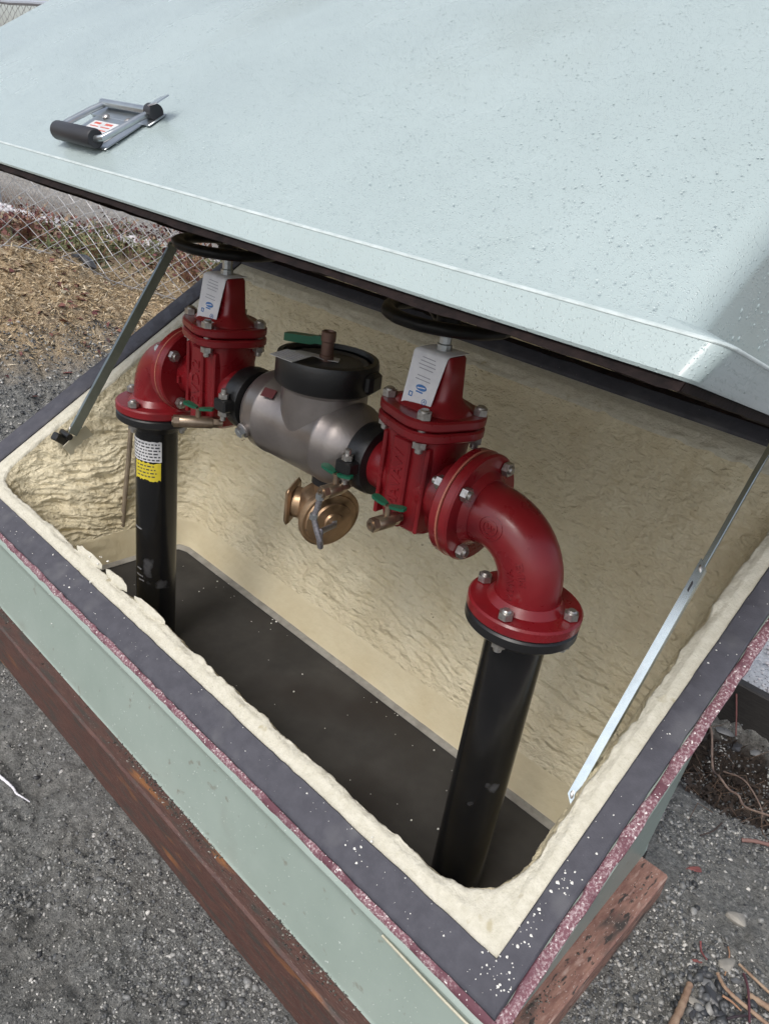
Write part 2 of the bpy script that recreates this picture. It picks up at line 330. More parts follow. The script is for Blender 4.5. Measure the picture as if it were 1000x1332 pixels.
def ground_material():
    m = bpy.data.materials.new('gravelly_ground'); m.use_nodes = True; n = m.node_tree; L = n.links.new; b = n.nodes['Principled BSDF']
    tc = n.nodes.new('ShaderNodeTexCoord'); sep = n.nodes.new('ShaderNodeSeparateXYZ'); L(tc.outputs['Object'], sep.inputs[0])
    def noise(sc, det=5, rough=.6):
        t = n.nodes.new('ShaderNodeTexNoise'); t.inputs['Scale'].default_value = sc; t.inputs['Detail'].default_value = det; t.inputs['Roughness'].default_value = rough
        L(tc.outputs['Object'], t.inputs['Vector']); return t.outputs[0]
    def ramp(inp, stops):
        c = n.nodes.new('ShaderNodeValToRGB'); e = c.color_ramp.elements
        while len(e) < len(stops): e.new(.5)
        for k, (p, cl) in enumerate(stops): e[k].position = p; e[k].color = (*cl, 1)
        L(inp, c.inputs[0]); return c.outputs[0]
    def rng(inp, a, b_, c=0, d_=1):
        q = n.nodes.new('ShaderNodeMapRange'); q.inputs[1].default_value = a; q.inputs[2].default_value = b_; q.inputs[3].default_value = c; q.inputs[4].default_value = d_
        L(inp, q.inputs[0]); return q.outputs[0]
    def math_(op, a, b_):
        q = n.nodes.new('ShaderNodeMath'); q.operation = op
        for k, v in enumerate((a, b_)):
            if isinstance(v, (int, float)): q.inputs[k].default_value = v
            else: L(v, q.inputs[k])
        return q.outputs[0]
    def mix(fac, a, b_):
        q = n.nodes.new('ShaderNodeMix'); q.data_type = 'RGBA'; L(fac, q.inputs[0]); L(a, q.inputs[6]); L(b_, q.inputs[7]); return q.outputs[2]
    grav = ramp(noise(95, 6, .8), [(.32, (.042, .043, .043)), (.47, (.175, .177, .170)), (.60, (.33, .33, .31)), (.72, (.52, .51, .48))])
    mud = ramp(noise(34, 8, .78), [(.32, (.055, .054, .049)), (.50, (.21, .206, .19)), (.66, (.40, .39, .36))])
    mixA = mix(rng(noise(2.3, 4), .40, .56), grav, mud)
    tan = ramp(noise(26, 6, .75), [(.30, (.16, .11, .065)), (.46, (.42, .30, .17)), (.60, (.56, .44, .28)), (.76, (.66, .56, .41))])
    warp = math_('MULTIPLY', math_('SUBTRACT', noise(3.0, 4), .5), .9)
    fx = math_('ADD', sep.outputs[0], warp)
    near_tan = rng(fx, -3.75, -4.15)
    far_back = rng(sep.outputs[0], -5.2, -6.2)
    leaf = ramp(noise(16, 5, .7), [(.30, (.07, .04, .03)), (.5, (.17, .11, .07)), (.7, (.30, .25, .15))])
    c = mix(near_tan, mixA, tan); c = mix(far_back, c, leaf)
    pale = ramp(noise(4, 5), [(.3, (.30, .27, .23)), (.7, (.48, .44, .39))])
    c = mix(rng(sep.outputs[1], 3.0, 3.7), c, pale)
    # dark turned soil in the hollow by the right rear corner
    vx = math_('DIVIDE', math_('SUBTRACT', sep.outputs[0], .03), .27); vy = math_('DIVIDE', math_('SUBTRACT', sep.outputs[1], 1.43), .25)
    rr = math_('ADD', math_('MULTIPLY', vx, vx), math_('MULTIPLY', vy, vy)); rr = math_('ADD', rr, math_('MULTIPLY', math_('SUBTRACT', noise(7, 4), .5), 1.5))
    soil = ramp(noise(30, 6, .7), [(.3, (.012, .009, .007)), (.6, (.045, .030, .020)), (.8, (.10, .065, .04))])
    c = mix(rng(rr, 1.0, .55), c, soil)
    L(c, b.inputs['Base Color']); L(rng(noise(9, 3), .4, .62, .52, .85), b.inputs['Roughness'])
    bn = n.nodes.new('ShaderNodeBump'); bn.inputs['Strength'].default_value = 1.0; bn.inputs['Distance'].default_value = .016; L(noise(110, 6, .75), bn.inputs['Height'])
    bn2 = n.nodes.new('ShaderNodeBump'); bn2.inputs['Strength'].default_value = .9; bn2.inputs['Distance'].default_value = .035; L(noise(28, 4, .6), bn2.inputs['Height'])
    L(bn2.outputs[0], bn.inputs['Normal']); L(bn.outputs[0], b.inputs['Normal'])
    return m
fast_obj('ground', np.stack([GX.ravel(), GY.ravel(), GZ.ravel()], 1), GF, ground_material(), kind='structure')
sl = box(2.36, .86, .10, (-1.18, .36, .052)); obj('concrete_slab', sl, SLAB, kind='structure')

# ================================================================== TIMBER SKIDS
def timber(name, label, x0, x1, y0, y1, z0, z1, m, group=None):
    sx, sy = x1 - x0, y1 - y0; L_ = max(sx, sy); n = 60; rings = []
    h = z1 - z0
    for t in np.linspace(0, 1, n):
        j = lambda s: .0009 * float(vnoise(np.array([[t * L_ * 9, s, .3]]), 5)[0])
        a = [(-.5, 0), (-.5, 1), (.5, 1), (.5, 0)]
        pts = []
        w = sy if sx > sy else sx
        c = .006
        prof = [(-w / 2, 0), (-w / 2, h - c), (-w / 2 + c, h), (w / 2 - c, h), (w / 2, h - c), (w / 2, 0)]
        for k, (p, q) in enumerate(prof):
            p += j(k); q += j(k + 9)
            if sx > sy: pts.append((x0 + t * sx, (y0 + y1) / 2 + p, z0 + q))
            else: pts.append(((x0 + x1) / 2 - p, y0 + t * sy, z0 + q))
        rings.append(pts)
    g = loft(rings, True, True)
    o = obj(name, g, m, sharp=30); return tag(o, label, 'timber beam', group)
timber('timber_beam', 'long dark red wet timber beam along the front foot of the green box', -2.75, .085, -.161, -.070, .0, .15, WOOD)
timber('timber_beam', 'short pale red timber beam along the right foot of the green box', .0, .083, -.066, .715, .0, .147, WOODP)

# ================================================================== ENCLOSURE
ENC = thing('utility_enclosure', 'sage green fibreglass box with raised lid, cream foam lining and charcoal rim seal', 'utility enclosure', (-1.18, .4, .15))
def P_(g): return xf(g, (1.18, -.4, -.15))       # world coordinates -> enclosure coordinates
XI0, XI1, YI0, YI1 = -2.353, 0.0, 0.0, 1.106     # inner edge of the seal
NX, NY, NC = 120, 60, 10
def ring(x0, x1, y0, y1, rad, zf, nx=NX, ny=NY, nc=NC):
    p = rrect(x0, x1, y0, y1, rad, nx, ny, nc)
    z = zf(p[:, 1]) if callable(zf) else np.full(len(p), zf)
    return np.column_stack([p, z])
# ---- shell (outer skin with a small rolled flange)
rings = []
rings.append(ring(-2.36, .004, -.004, 1.11, .012, lambda y: Rz(y) - .020))
rings.append(ring(-2.452, .074, -.078, 1.19, .022, lambda y: Rz(y) - .014))
rings.append(ring(-2.455, .078, -.081, 1.193, .024, lambda y: Rz(y) - .018))
rings.append(ring(-2.453, .076, -.079, 1.191, .024, lambda y: Rz(y) - .024))
tb = dict(x0=-2.400, x1=.030, y0=-.115, y1=.86)
for t in np.linspace(0, 1, 26):
    q = t
    r_ = .03 + .02 * q; rb = .10 + .06 * q
    rings.append(ring(-2.430 + .030 * q, .024 + .008 * q, -.080 - .033 * q, 1.18 - .32 * q, (r_, r_, rb, rb),
                      (lambda y, q=q: (Rz(np.clip(y, -.1, 1.2)) - .040) * (1 - q) + .153 * q)))
rings.append(ring(-2.402, .032, -.117, .862, (.05, .05, .14, .14), .149))
for r_ in rings[4:]:
    right = smooth((r_[:, 0] + .35) / .25); r_[:, 0] -= right * .036 * np.clip((r_[:, 1] - .0) / 1.1, 0, 1)
obj('shell', P_(loft(rings[::-1])), GREEN, ENC, 40)
# raw laminate edge showing under the seal at the front
e = tube([(-.62 + .68 * t, -.0835 - .0015 * math.sin(9 * t), float(Rz(-.0835)) - .022 - .003 * t) for t in np.linspace(.62, 1, 30)], .0026, 6)
obj('laminate_edge', P_(e), CREAMEDGE, ENC)
# ---- seal strips, mitred
SO = dict(x0=-2.441, x1=.054, y0=-.061, y1=1.168)
def strip(i, inner, outer, top, bot, name, m, wob=0., n=160, seed=0):
    ci = [(inner[0], inner[2]), (inner[1], inner[2]), (inner[1], inner[3]), (inner[0], inner[3])]
    co = [(outer[0], outer[2]), (outer[1], outer[2]), (outer[1], outer[3]), (outer[0], outer[3])]
    a, b, c, d_ = ci[i], ci[(i + 1) % 4], co[i], co[(i + 1) % 4]
    rg = []; ts = np.linspace(0, 1, n)
    for t in ts:
        pi = np.array(a) * (1 - t) + np.array(b) * t; po = np.array(c) * (1 - t) + np.array(d_) * t
        u = (po - pi); L_ = np.linalg.norm(u); u = u / L_
        nz = vnoise(np.array([[pi[0] * 40, pi[1] * 40, seed + k * 3.7] for k in range(4)]), seed) * wob
        pi2 = pi + u * nz[0]; po2 = po + u * nz[1]
        zi, zo = float(Rz(pi2[1])), float(Rz(po2[1])); cbv = min(.004, L_ * .2)
        pic, poc = pi2 + u * cbv, po2 - u * cbv
        rg.append([(*pi2, zi + bot), (*pi2, zi + top - cbv), (*pic, float(Rz(pic[1])) + top + nz[2] * .3), (*poc, float(Rz(poc[1])) + top + nz[3] * .3), (*po2, zo + top - cbv), (*po2, zo + bot)])
    return obj(name, P_(loft(rg[::-1], True, True)), m, ENC, 40)
inn = (XI0, XI1, YI0, YI1); sout = (SO['x0'], SO['x1'], SO['y0'], SO['y1'])
for i in range(4): strip(i, inn, sout, .0, -.024, 'weather_seal', SEAL, .0012, seed=i)
for i in range(4): strip(i, (sout[0] - .0015, sout[1] + .0015, sout[2] - .0015, sout[3] + .0015), (-2.456, .079, -.0735, 1.187), -.005, -.014, 'adhesive_residue' if i < 2 else 'seal_backing', PINK if i < 2 else SEAL, .0030, 220, seed=i + 9)
# ---- foam lining
FNX, FNY, FNC = 330, 170, 22
def fring(x0, x1, y0, y1, rad, zf): return ring(x0, x1, y0, y1, rad, zf, FNX, FNY, FNC)
key = []   # (t, ring)
top_out = fring(XI0 + .001, XI1 - .001, YI0 + .001, YI1 - .001, .004, lambda y: Rz(y) - .010)
mid = fring(XI0 + .03, XI1 - .026, YI0 + .026, YI1 - .03, .045, lambda y: Rz(y) - .006)
lip = fring(XI0 + .052, XI1 - .045, YI0 + .044, YI1 - .052, (.075, .115, .075, .075), lambda y: Rz(y) - .016)
lip2 = fring(XI0 + .064, XI1 - .054, YI0 + .056, YI1 - .064, (.085, .12, .085, .085), lambda y: Rz(y) - .045)
bx0, bx1, by0, by1 = -2.055, -.150, .13, .655
def lerp(a, b, t): return a * (1 - t) + b * t
skt = fring(bx0 - .03, bx1 + .02, by0 - .03, by1 + .035, (.1, .1, .07, .12), .215)
foot = fring(bx0, bx1, by0, by1, (.06, .06, .035, .06), .106)
R_ = []; wts = []
for t in np.linspace(0, 1, 7)[:-1]: R_.append(lerp(top_out, mid, t)); wts.append((.25 * t, 0))
for t in np.linspace(0, 1, 7)[:-1]: R_.append(lerp(mid, lip, t)); wts.append((.35 + .65 * t, 0))
for t in np.linspace(0, 1, 5)[:-1]: R_.append(lerp(lip, lip2, t)); wts.append((1, .4))
for t in np.linspace(0, 1, 190)[:-1]:
    s_ = t + .06 * math.sin(PI * t)               # slight belly
    R_.append(lerp(lip2, skt, min(1, s_))); wts.append((1 - smooth(t / .1), smooth(t / .06) * (1 - .8 * smooth((t - .90) / .08))))
for t in np.linspace(0, 1, 14): R_.append(lerp(skt, foot, t)); wts.append((0, .12))
nr, nn = len(R_), len(R_[0]); V = np.vstack(R_); cen = np.array([(bx0 + bx1) / 2, (by0 + by1) / 2, 0])
rag = np.repeat([w[0] for w in wts], nn); rip = np.repeat([w[1] for w in wts], nn)
# normals by grid differences
G = V.reshape(nr, nn, 3); du = np.roll(G, -1, 1) - np.roll(G, 1, 1); dv = np.gradient(G, axis=0)
N = np.cross(du, dv); N /= (np.linalg.norm(N, axis=2, keepdims=True) + 1e-9); N = N.reshape(-1, 3)
inw = cen - V; inw[:, 2] = 0; sgn = np.sign((N * inw).sum(1) + .25 * N[:, 2]); N *= np.where(sgn == 0, 1, sgn)[:, None]
lean = V[:, 0] * .22
q = np.stack([V[:, 0] * 10 + .5 * V[:, 2], V[:, 1] * 10, (V[:, 2] + lean * .5 + .12 * V[:, 1]) * 46], 1)
wrp = .5 * fbm(V * 6, 2, 41)
q[:, 2] += wrp * 2.2
ridge = 1 - np.abs(fbm(q, 3, 31)); ripamp = .58 + .5 * smooth((.75 - V[:, 2]) / .4) + .5 * smooth((-V[:, 0] - 1.7) / .4)
disp = .0105 * ripamp * (ridge - .6) + .011 * fbm(V * 5, 2, 51) + .0018 * fbm(V * 60, 2, 61)
rough_zone = rag * (.0048 * fbm(V * 16, 3, 71) + .0030 * fbm(V * 60, 2, 75))
rough_zone[:nn] = 0
chunk = np.clip(fbm(V * np.array([22, 22, 8]), 2, 78) - .25, 0, 1) * .010 * rag
V2 = V + N * (rip * disp + rough_zone)[:, None]; V2[:, 2] += chunk
ii = np.arange(nr * nn).reshape(nr, nn)
FF = np.stack([ii[:-1], np.roll(ii[:-1], -1, 1), np.roll(ii[1:], -1, 1), ii[1:]], -1).reshape(-1, 4)
Vp, _ = P_((V2, []))
fo = fast_obj('foam_lining', Vp, FF, FOAM, ENC)
fo.data.materials.append(FOAMCUT)
fo.data.materials.append(mat('smooth_foam_skirt', (.575, .500, .335), .5, col2=(.62, .555, .39), nscale=6, bump=(40, .4, .006)))
mi = np.zeros((nr - 1, nn), np.int32); mi[:13] = 1; mi[-14:] = 2; fo.data.polygons.foreach_set('material_index', mi.ravel())
# pale lifted shards of trimmed foam along the left part of the front rim
for k, (x, w) in enumerate([(-1.62, .15), (-1.46, .11), (-1.27, .16)]):
    n = 15; pts = [(x + w * .55 * math.cos(a) * (.75 + .35 * random.random()), .048 + .0085 * math.sin(a) * (.6 + .7 * random.random())) for a in np.linspace(0, 2 * PI, n, endpoint=False)]
    hgt = lambda p: .003 * max(0., (p[0] - x) / w + .4)
    rg = [[(p[0], p[1], float(Rz(p[1])) - .020) for p in pts], [(p[0], p[1], float(Rz(p[1])) + hgt(p) - .008 + .0015 * random.random()) for p in pts]]
    rg.append([(x + (p[0] - x) * .55, .046 + (p[1] - .046) * .55, float(Rz(p[1])) + hgt(p) - .005 + .002 * random.random()) for p in pts])
    obj('foam_shard', P_(loft(rg, True, True)), FOAMCUT, ENC, 60)
# grey base flange strip round the foot of the lining
fl = ring(bx0 - .002, bx1 + .002, by0 - .002, by1 + .002, (.06, .06, .035, .06), .112, 60, 30, 2)
fl2 = ring(bx0 + .022, bx1 - .022, by0 + .022, by1 - .022, (.05, .05, .03, .05), .106, 60, 30, 2)
obj('base_flange', P_(loft([fl, fl2, fl2 - [0, 0, .002]])), mat('grey_flange', (.30, .29, .26), .7, col2=(.2, .19, .17), nscale=20), ENC)

# ---- lid (closed frame about the hinge, then turned open)
HY, HZ = 1.2, float(Rz(1.2)); ANG = math.radians(-48)
LID_SL = .772 / 1.194
def lz(y): return LID_SL * np.asarray(y, float)
LNX, LNY, LNC = 60, 30, 12
LX0, LX1 = -2.458, .062           # body at the bottom
def lring(x0, x1, y0, y1, rad, zf): return ring(x0, x1, y0, y1, rad, zf, LNX, LNY, LNC)
YF = -1.194; ZT = .165
rgs = []
# inside of the flange -> lip bottom -> ridge -> body -> top
rgs.append(lring(-2.40, .012, YF + .082, -.06, .03, lambda y: lz(y) - .046))
rgs.append(lring(-2.476, .089, YF + .0150, .010, .018, lambda y: lz(y) - .050))
rgs.append(lring(-2.479, .092, YF + .0115, .012, .020, lambda y: lz(y) - .046))
rgs.append(lring(-2.492, .104, YF + .0010, .024, .022, lambda y: lz(y) - .003))
rgs.append(lring(-2.4925, .1045, YF + .0002, .0245, .023, lambda y: lz(y) + .0015))
rgs.append(lring(-2.491, .103, YF + .0008, .0235, .023, lambda y: lz(y) + .004))
rgs.append(lring(-2.478, .084, YF + .0022, .016, .030, lambda y: lz(y) + .0085))
rb = .040
dyf = .157
for t in np.linspace(.012, .90, 14):
    rgs.append(lring(LX0 + .03 * t, LX1 - .03 * t, YF + dyf * t + .0016, .005 - .03 * t, rb, (lambda y, t=t: lerp(lz(y), ZT, t) + .004)))
for a in np.linspace(0, PI / 2, 7):
    ins = .09 * (1 - math.cos(a)); t = .90
    zz = lambda y, a=a: lerp(lz(y), ZT, .90) + .004 + math.sin(a) * np.minimum(.09, ZT - lerp(lz(y), ZT, .90))
    if a > 0: rgs.append(lring(LX0 + .027 + ins, LX1 - .027 - ins, YF + dyf * t + ins * .8, -.022 - ins, rb + .02, zz))
lidg = loft(rgs, False, True)
LID = obj('lid', lidg, LIDM, ENC, 28)
LID.location = (1.18, HY - .4, HZ - .15); LID.rotation_euler = (ANG, 0, 0)
RL = np.array(Euler((ANG, 0, 0)).to_matrix())
def lid_w(p): return RL @ np.asarray(p, float) + np.array([0, HY, HZ])
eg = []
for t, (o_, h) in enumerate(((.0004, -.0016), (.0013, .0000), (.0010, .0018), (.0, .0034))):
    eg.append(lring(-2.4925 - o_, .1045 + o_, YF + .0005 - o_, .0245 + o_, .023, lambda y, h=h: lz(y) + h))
obj('ridge_highlight', loft(eg), EDGEHL, LID, 60)  # thin pale bead painting the bright line along the lid ridge
# lid liner and its dark gasket
lg = []
for t in np.linspace(0, 1, 10):
    lg.append(lring(LX0 + .060 + .03 * t, LX1 - .060 - .03 * t, YF + .085 + dyf * t, -.065 - .03 * t, rb, (lambda y, t=t: lerp(lz(y) - .046, ZT - .07, t))))
obj('foam_liner', loft(lg, False, True), FOAM, LID, 60)
gs_out = (-2.472, .084, YF + .019, .004); gs_in = (-2.408, .020, YF + .076, -.058)
def gk(i):
    ci = [(gs_in[0], gs_in[2]), (gs_in[1], gs_in[2]), (gs_in[1], gs_in[3]), (gs_in[0], gs_in[3])]; co = [(gs_out[0], gs_out[2]), (gs_out[1], gs_out[2]), (gs_out[1], gs_out[3]), (gs_out[0], gs_out[3])]
    rg = []
    for t in np.linspace(.0005, .9995, 120):
        pi = lerp(np.array(ci[i]), np.array(ci[(i + 1) % 4]), t); po = lerp(np.array(co[i]), np.array(co[(i + 1) % 4]), t)
        w = .003 * vnoise(np.array([[pi[0] * 30, pi[1] * 30, i]]), 3)[0]
        rg.append([(*pi, float(lz(pi[1])) - .0465), (*po, float(lz(po[1])) - .0505), (*po, float(lz(po[1])) - .063 + w), (*pi, float(lz(pi[1])) - .062 + w)])
    obj('lid_gasket', loft(rg, True, True), DSEAL, LID, 40)
for i in range(4): gk(i)
# ---- handle on the lid front face.  face frame: origin at ridge, e1 = +x, e2 = up the face, e3 = outward
fa = math.atan2(.937, dyf); e2 = np.array([0, math.cos(fa), math.sin(fa)]); e3 = np.array([0, -math.sin(fa), math.cos(fa)])
FM = np.stack([np.array([1., 0, 0]), e2, e3], 1)
def face(g, x, s, h=0.0): return xf((np.asarray(g[0]) * .86 @ FM.T, g[1]), np.array([x, YF, lz(YF)]) + e2 * s + e3 * (h + .0035))
HX, HS = -1.205, .165
pl = join(box(.262, .052, .004, (0, -.004, .002), .0012), box(.205, .112, .0025, (0, -.080, .00125), .0008))
obj('handle_plate', face(pl, HX, HS), STEEL, LID)
a_ = np.linspace(-.3, PI * 1.0, 12)
curl = [[(sx * .119, .024 + .010 * math.cos(a) - .004, .012 + .011 * math.sin(a)) for a in a_] + [(sx * .119, .024 + .0075 * math.cos(a) - .004, .012 + .0085 * math.sin(a)) for a in a_[::-1]] for sx in (-1, 1)]
obj('hinge_curl', face(loft(curl, True, True), HX, HS - .012), STEEL, LID)
ear = box(.046, .034, .003, (.147, .012, .006))
obj('bent_ear', face(xf(ear, rot=(0, -.22, 0)), HX, HS), STEEL, LID)
hp = [(-.104, .010, .013), (-.106, -.035, .018), (-.107, -.10, .022), (-.104, -.128, .0235), (-.085, -.136, .024), (.085, -.136, .024), (.104, -.128, .0235), (.107, -.10, .022), (.106, -.035, .018), (.104, .010, .013)]
obj('handle_bail', face(tube(hp, .0072, 12), HX, HS), STEEL, LID)
gr = xf(lathe([(.0095, -.088), (.0180, -.0885), (.0205, -.084), (.0205, .084), (.0180, .0885), (.0095, .088)], 28), rot=(0, PI / 2, 0))
obj('handle_grip', face(xf(gr, (0, -.136, .0245)), HX, HS), RUBBER, LID)
obj('handle_collar', face(xf(lathe([(.010, -.014), (.017, -.014), (.017, .014), (.010, .014)], 20), (.112, .004, .015), (0, PI / 2, 0)), HX, HS), RUBBER, LID)
for sx in (-.055, .045):
    obj('plate_bolt', face(xf(lathe([(.0085, 0), (.0085, .003), (.006, .0055), (.001, .0065)], 14), (sx, -.030, .0036)), HX, HS), BOLT, LID)
obj('warning_label', face(box(.150, .070, .0006, (-.004, -.082, .0031)), HX, HS), STICK, LID)
pr = []
for k in range(5):
    for c in range(3):
        w = .028 + .012 * random.random()
        pr.append(box(w, .0032 if k else .007, .0003, (-.052 + c * .05, -.056 - k * .012, .0036)))
obj('label_print', face(join(*pr), HX, HS), INKR, LID, kind='stuff')
# rain drops on the lid
def dome(n=8):
    V_ = [(0, 0, .42)]; F_ = []
    for rr_, zz in ((.6, .33), (1.0, 0.0)):
        for k in range(n): a = 2 * PI * k / n; V_.append((rr_ * math.cos(a), rr_ * math.sin(a), zz))
    for k in range(n):
        j = (k + 1) % n; F_.append((0, 1 + k, 1 + j)); F_.append((1 + k, 1 + n + k, 1 + n + j)); F_.append((1 + k, 1 + n + j, 1 + j))
    return np.array(V_), np.array(F_)
DV, DF = dome()
def drops(n, mx, my, mo, rlo, rhi):
    """mx,my: sampled face coordinates; mo: 3x4 frame"""
    k = len(mx); rad = rlo + (rhi - rlo) * RNG.random(k) ** 3.2
    th = RNG.random(k) * 6.28; ex = .8 + .5 * RNG.random(k)
    P = DV[None] * rad[:, None, None]; P = P * np.array([1, 1, 1.0]); P[:, :, 0] *= ex[:, None]
    c, s_ = np.cos(th)[:, None], np.sin(th)[:, None]; X = P[:, :, 0] * c - P[:, :, 1] * s_; Y = P[:, :, 0] * s_ + P[:, :, 1] * c
    L_ = np.stack([X + mx[:, None], Y + my[:, None], P[:, :, 2]], -1)
    W_ = L_ @ mo[:, :3].T + mo[:, 3]
    F_ = DF[None] + (np.arange(k) * len(DV))[:, None, None]
    return W_.reshape(-1, 3), F_.reshape(-1, 3)
nd = 9500
sx = LX0 + .06 + (LX1 - LX0 - .10) * (1 - RNG.random(nd) ** 1.25); ss = .012 + .83 * RNG.random(nd)
mo = np.column_stack([FM, np.array([0, YF, lz(YF)]) + e3 * .0046])
Vd, Fd = drops(nd, sx, ss, mo, .0005, .0015)
# right side of the lid (nearly vertical face x = LX1)
nd2 = 3000; ty = YF + .05 + .8 * RNG.random(nd2); up = RNG.random(nd2) * .9
ex1 = np.array([0, 1., 0]); ex2 = np.array([0, 0, 1.]); ok = (up > .03)
SM = np.stack([ex1, ex2, np.array([1., 0, 0])], 1)
zz_ = lz(ty) + .02 + up * (ZT - lz(ty)) * .86
tt = (zz_ - lz(ty)) / (ZT - lz(ty))
keep = ty > YF + dyf * tt + .055
xoff = LX1 - .03 * tt
mo2 = np.column_stack([SM, np.zeros(3)])
V3, F3 = drops(0, ty[keep], zz_[keep], mo2, .0009, .0034); V3[:, 0] += np.repeat(xoff[keep], len(DV)) + .0002
Va = np.vstack([Vd, V3]); Fa = np.vstack([Fd, F3 + len(Vd)])
fast_obj('rain_drops', Va, Fa, DROP, LID, True, 'stuff')

# ---- lid stays (telescoping struts)
DKSTRUT = mat('zinc_strut_dark_reflection', (.24, .275, .28), .32, metal=.85, col2=(.19, .22, .225), nscale=14, bump=(150, .05, .001))  # left stay's zinc darkened: reflection of the dark interior put into the colour
def stay(bot, top, label=None, sm=None, w=.026, flip=1, split=.56, dp=.020):
    bot = np.array(bot, float); top = np.array(top, float); d_ = (top - bot); L_ = np.linalg.norm(d_); d_ /= L_
    side = np.array([1., 0, 0]); side -= d_ * side[0]; side /= np.linalg.norm(side); nrm = np.cross(d_, side)
    M = np.stack([side, nrm, d_], 1)
    # outer channel: C section, open to one side
    def chan(w_, dp, th, z0, z1):
        pts = [(-w_ / 2, -dp / 2), (w_ / 2, -dp / 2), (w_ / 2, dp / 2), (w_ / 2 - th * 2.6, dp / 2), (w_ / 2 - th * 2.6, dp / 2 - th), (w_ / 2 - th, dp / 2 - th), (w_ / 2 - th, -dp / 2 + th), (-w_ / 2 + th, -dp / 2 + th), (-w_ / 2 + th, dp / 2 - th), (-w_ / 2 + th * 2.6, dp / 2 - th), (-w_ / 2 + th * 2.6, dp / 2), (-w_ / 2, dp / 2)]
        return loft([[(p[0] * flip, p[1], z) for p in (pts if flip > 0 else pts[::-1])] for z in (z0, z1)], True, True)
    root = obj('lid_stay', P_(xf((np.asarray(chan(w, dp, .0022, 0, L_ * split)[0]) @ M.T, chan(w, dp, .0022, 0, L_ * split)[1]), bot)), sm or STRUTM, ENC)
    inner = box(w * .62, dp * .62, L_ * (1 - split) + .12, (0, 0, L_ * split - .12 + (L_ * (1 - split) + .12) / 2), .0015)
    obj('stay_rod', P_(xf((inner[0] @ M.T, inner[1]), bot)), STRUTM, root)
    slot = box(w * .22, .001, .022, (0, -dp / 2 - .0006, L_ * split - .055))
    obj('slot', P_(xf((slot[0] @ M.T, slot[1]), bot)), INK, root)
    for z in (.012, L_ * split - .012):
        pn = xf(lathe([(.0065, -.002), (.0065, .002), (.004, .004)], 12), (w * .0, -dp / 2 - .0015, z), (PI / 2, 0, 0)); obj('stay_rivet', P_(xf((pn[0] @ M.T, pn[1]), bot)), BOLT, root)
    return root
LB, LT = (-2.235, .300, .592), (-2.235, .715, 1.262)
RB, RT = (-.075, .318, .548), (-.075, .795, 1.262)
def ext(a, b, k): return tuple(np.array(a) + (np.array(b) - np.array(a)) * k)
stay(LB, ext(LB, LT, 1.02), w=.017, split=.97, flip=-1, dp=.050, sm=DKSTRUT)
stay(RB, ext(RB, RT, 1.06), w=.026, split=.62, dp=.026)
# left bracket: black hinge block on a pale plate, fixed in the foam
d_ = (np.array(LT) - np.array(LB)); d_ /= np.linalg.norm(d_)
obj('stay_bracket', P_(join(xf(box(.030, .030, .075, (0, 0, 0), .004), (-2.262, .268, .560), (.9, 0, .2)), xf(box(.024, .026, .03, (0, 0, 0), .004), (-2.262, .330, .600), (.5, 0, .2)), xf(lathe([(.012, -.03), (.012, .03)], 14), (-2.258, .285, .578), (0, PI / 2, 0)))), BLACK, ENC)
obj('bracket_plate', P_(xf(box(.004, .115, .070, (0, 0, 0), .001), (-2.250, .330, .545), (.62, 0, .10))), mat('cream_plate', (.52, .49, .38), .5), ENC)
# gap of dark foam behind the right stay foot
obj('stay_bracket', P_(xf(box(.012, .03, .05, (0, 0, 0), .002), (-.058, .335, .552), (.5, 0, 0))), STEEL, ENC)
# tan conduit dropping down the left wall into a hole
cpts = [(-2.165, .500, .70), (-2.15, .485, .60), (-2.135, .465, .48), (-2.115, .437, .34), (-2.098, .415, .22), (-2.085, .402, .168)]
o = obj('drain_tube', tube(cpts, .0095, 10), PVC); tag(o, 'thin tan tube running down the left foam wall behind the black pipe', 'tube')
hole = lathe([(.0, 0), (.030, 0), (.026, .006), (.014, .006), (.012, .001)], 16)
obj('drain_hole', P_(xf(hole, (-2.092, .392, .160), (0, PI / 2 - .35, .0))), mat('dark_hole', (.05, .035, .025), .8), ENC)

# foam crumbs lying on the seal
cr_v = []; 
def crumb(x, y, s, z=None):
    n = 6; v = np.array([(math.cos(a) * s * (.6 + .8 * random.random()), math.sin(a) * s * (.6 + .8 * random.random()), 0) for a in np.linspace(0, 2 * PI, n, endpoint=False)])
    z0 = float(Rz(y)) + .0005 if z is None else z
    return loft([v + [x, y, z0], v * [.7, .7, 1] + [x, y, z0 + s * .6]], True, True)
cg = []
for k in range(70):
    x = -2.3 * random.random() ** 1.3 + .03; cg.append(crumb(x, -.006 - .048 * random.random(), .0008 + .0022 * random.random() ** 3))
for k in range(45):
    cg.append(crumb(.004 + .046 * random.random(), -.04 + 1.0 * random.random() ** 1.6, .0008 + .0022 * random.random() ** 3))
for cx, cy, n, sp in ((.02, .145, 12, .014), (.018, .07, 8, .014), (.012, .035, 9, .012), (-.005, -.03, 10, .02), (.03, -.02, 8, .02), (-.33, -.02, 6, .02), (-1.55, -.03, 14, .06)):
    for k in range(n): cg.append(crumb(cx + random.gauss(0, sp * .5), cy + random.gauss(0, sp), .0012 + .0030 * random.random() ** 2.5))
for k in range(60): cg.append(crumb(-1.95 + 1.7 * random.random(), .64 - .42 * random.random() ** 1.8, .001 + .003 * random.random() ** 3, .1045))
o = obj('foam_crumbs', join(*cg), mat('white_foam_crumb', (.78, .77, .72), .8), sharp=None, kind='stuff'); o['label'] = 'scattered white foam crumbs lying on the charcoal rim seal and the box floor'

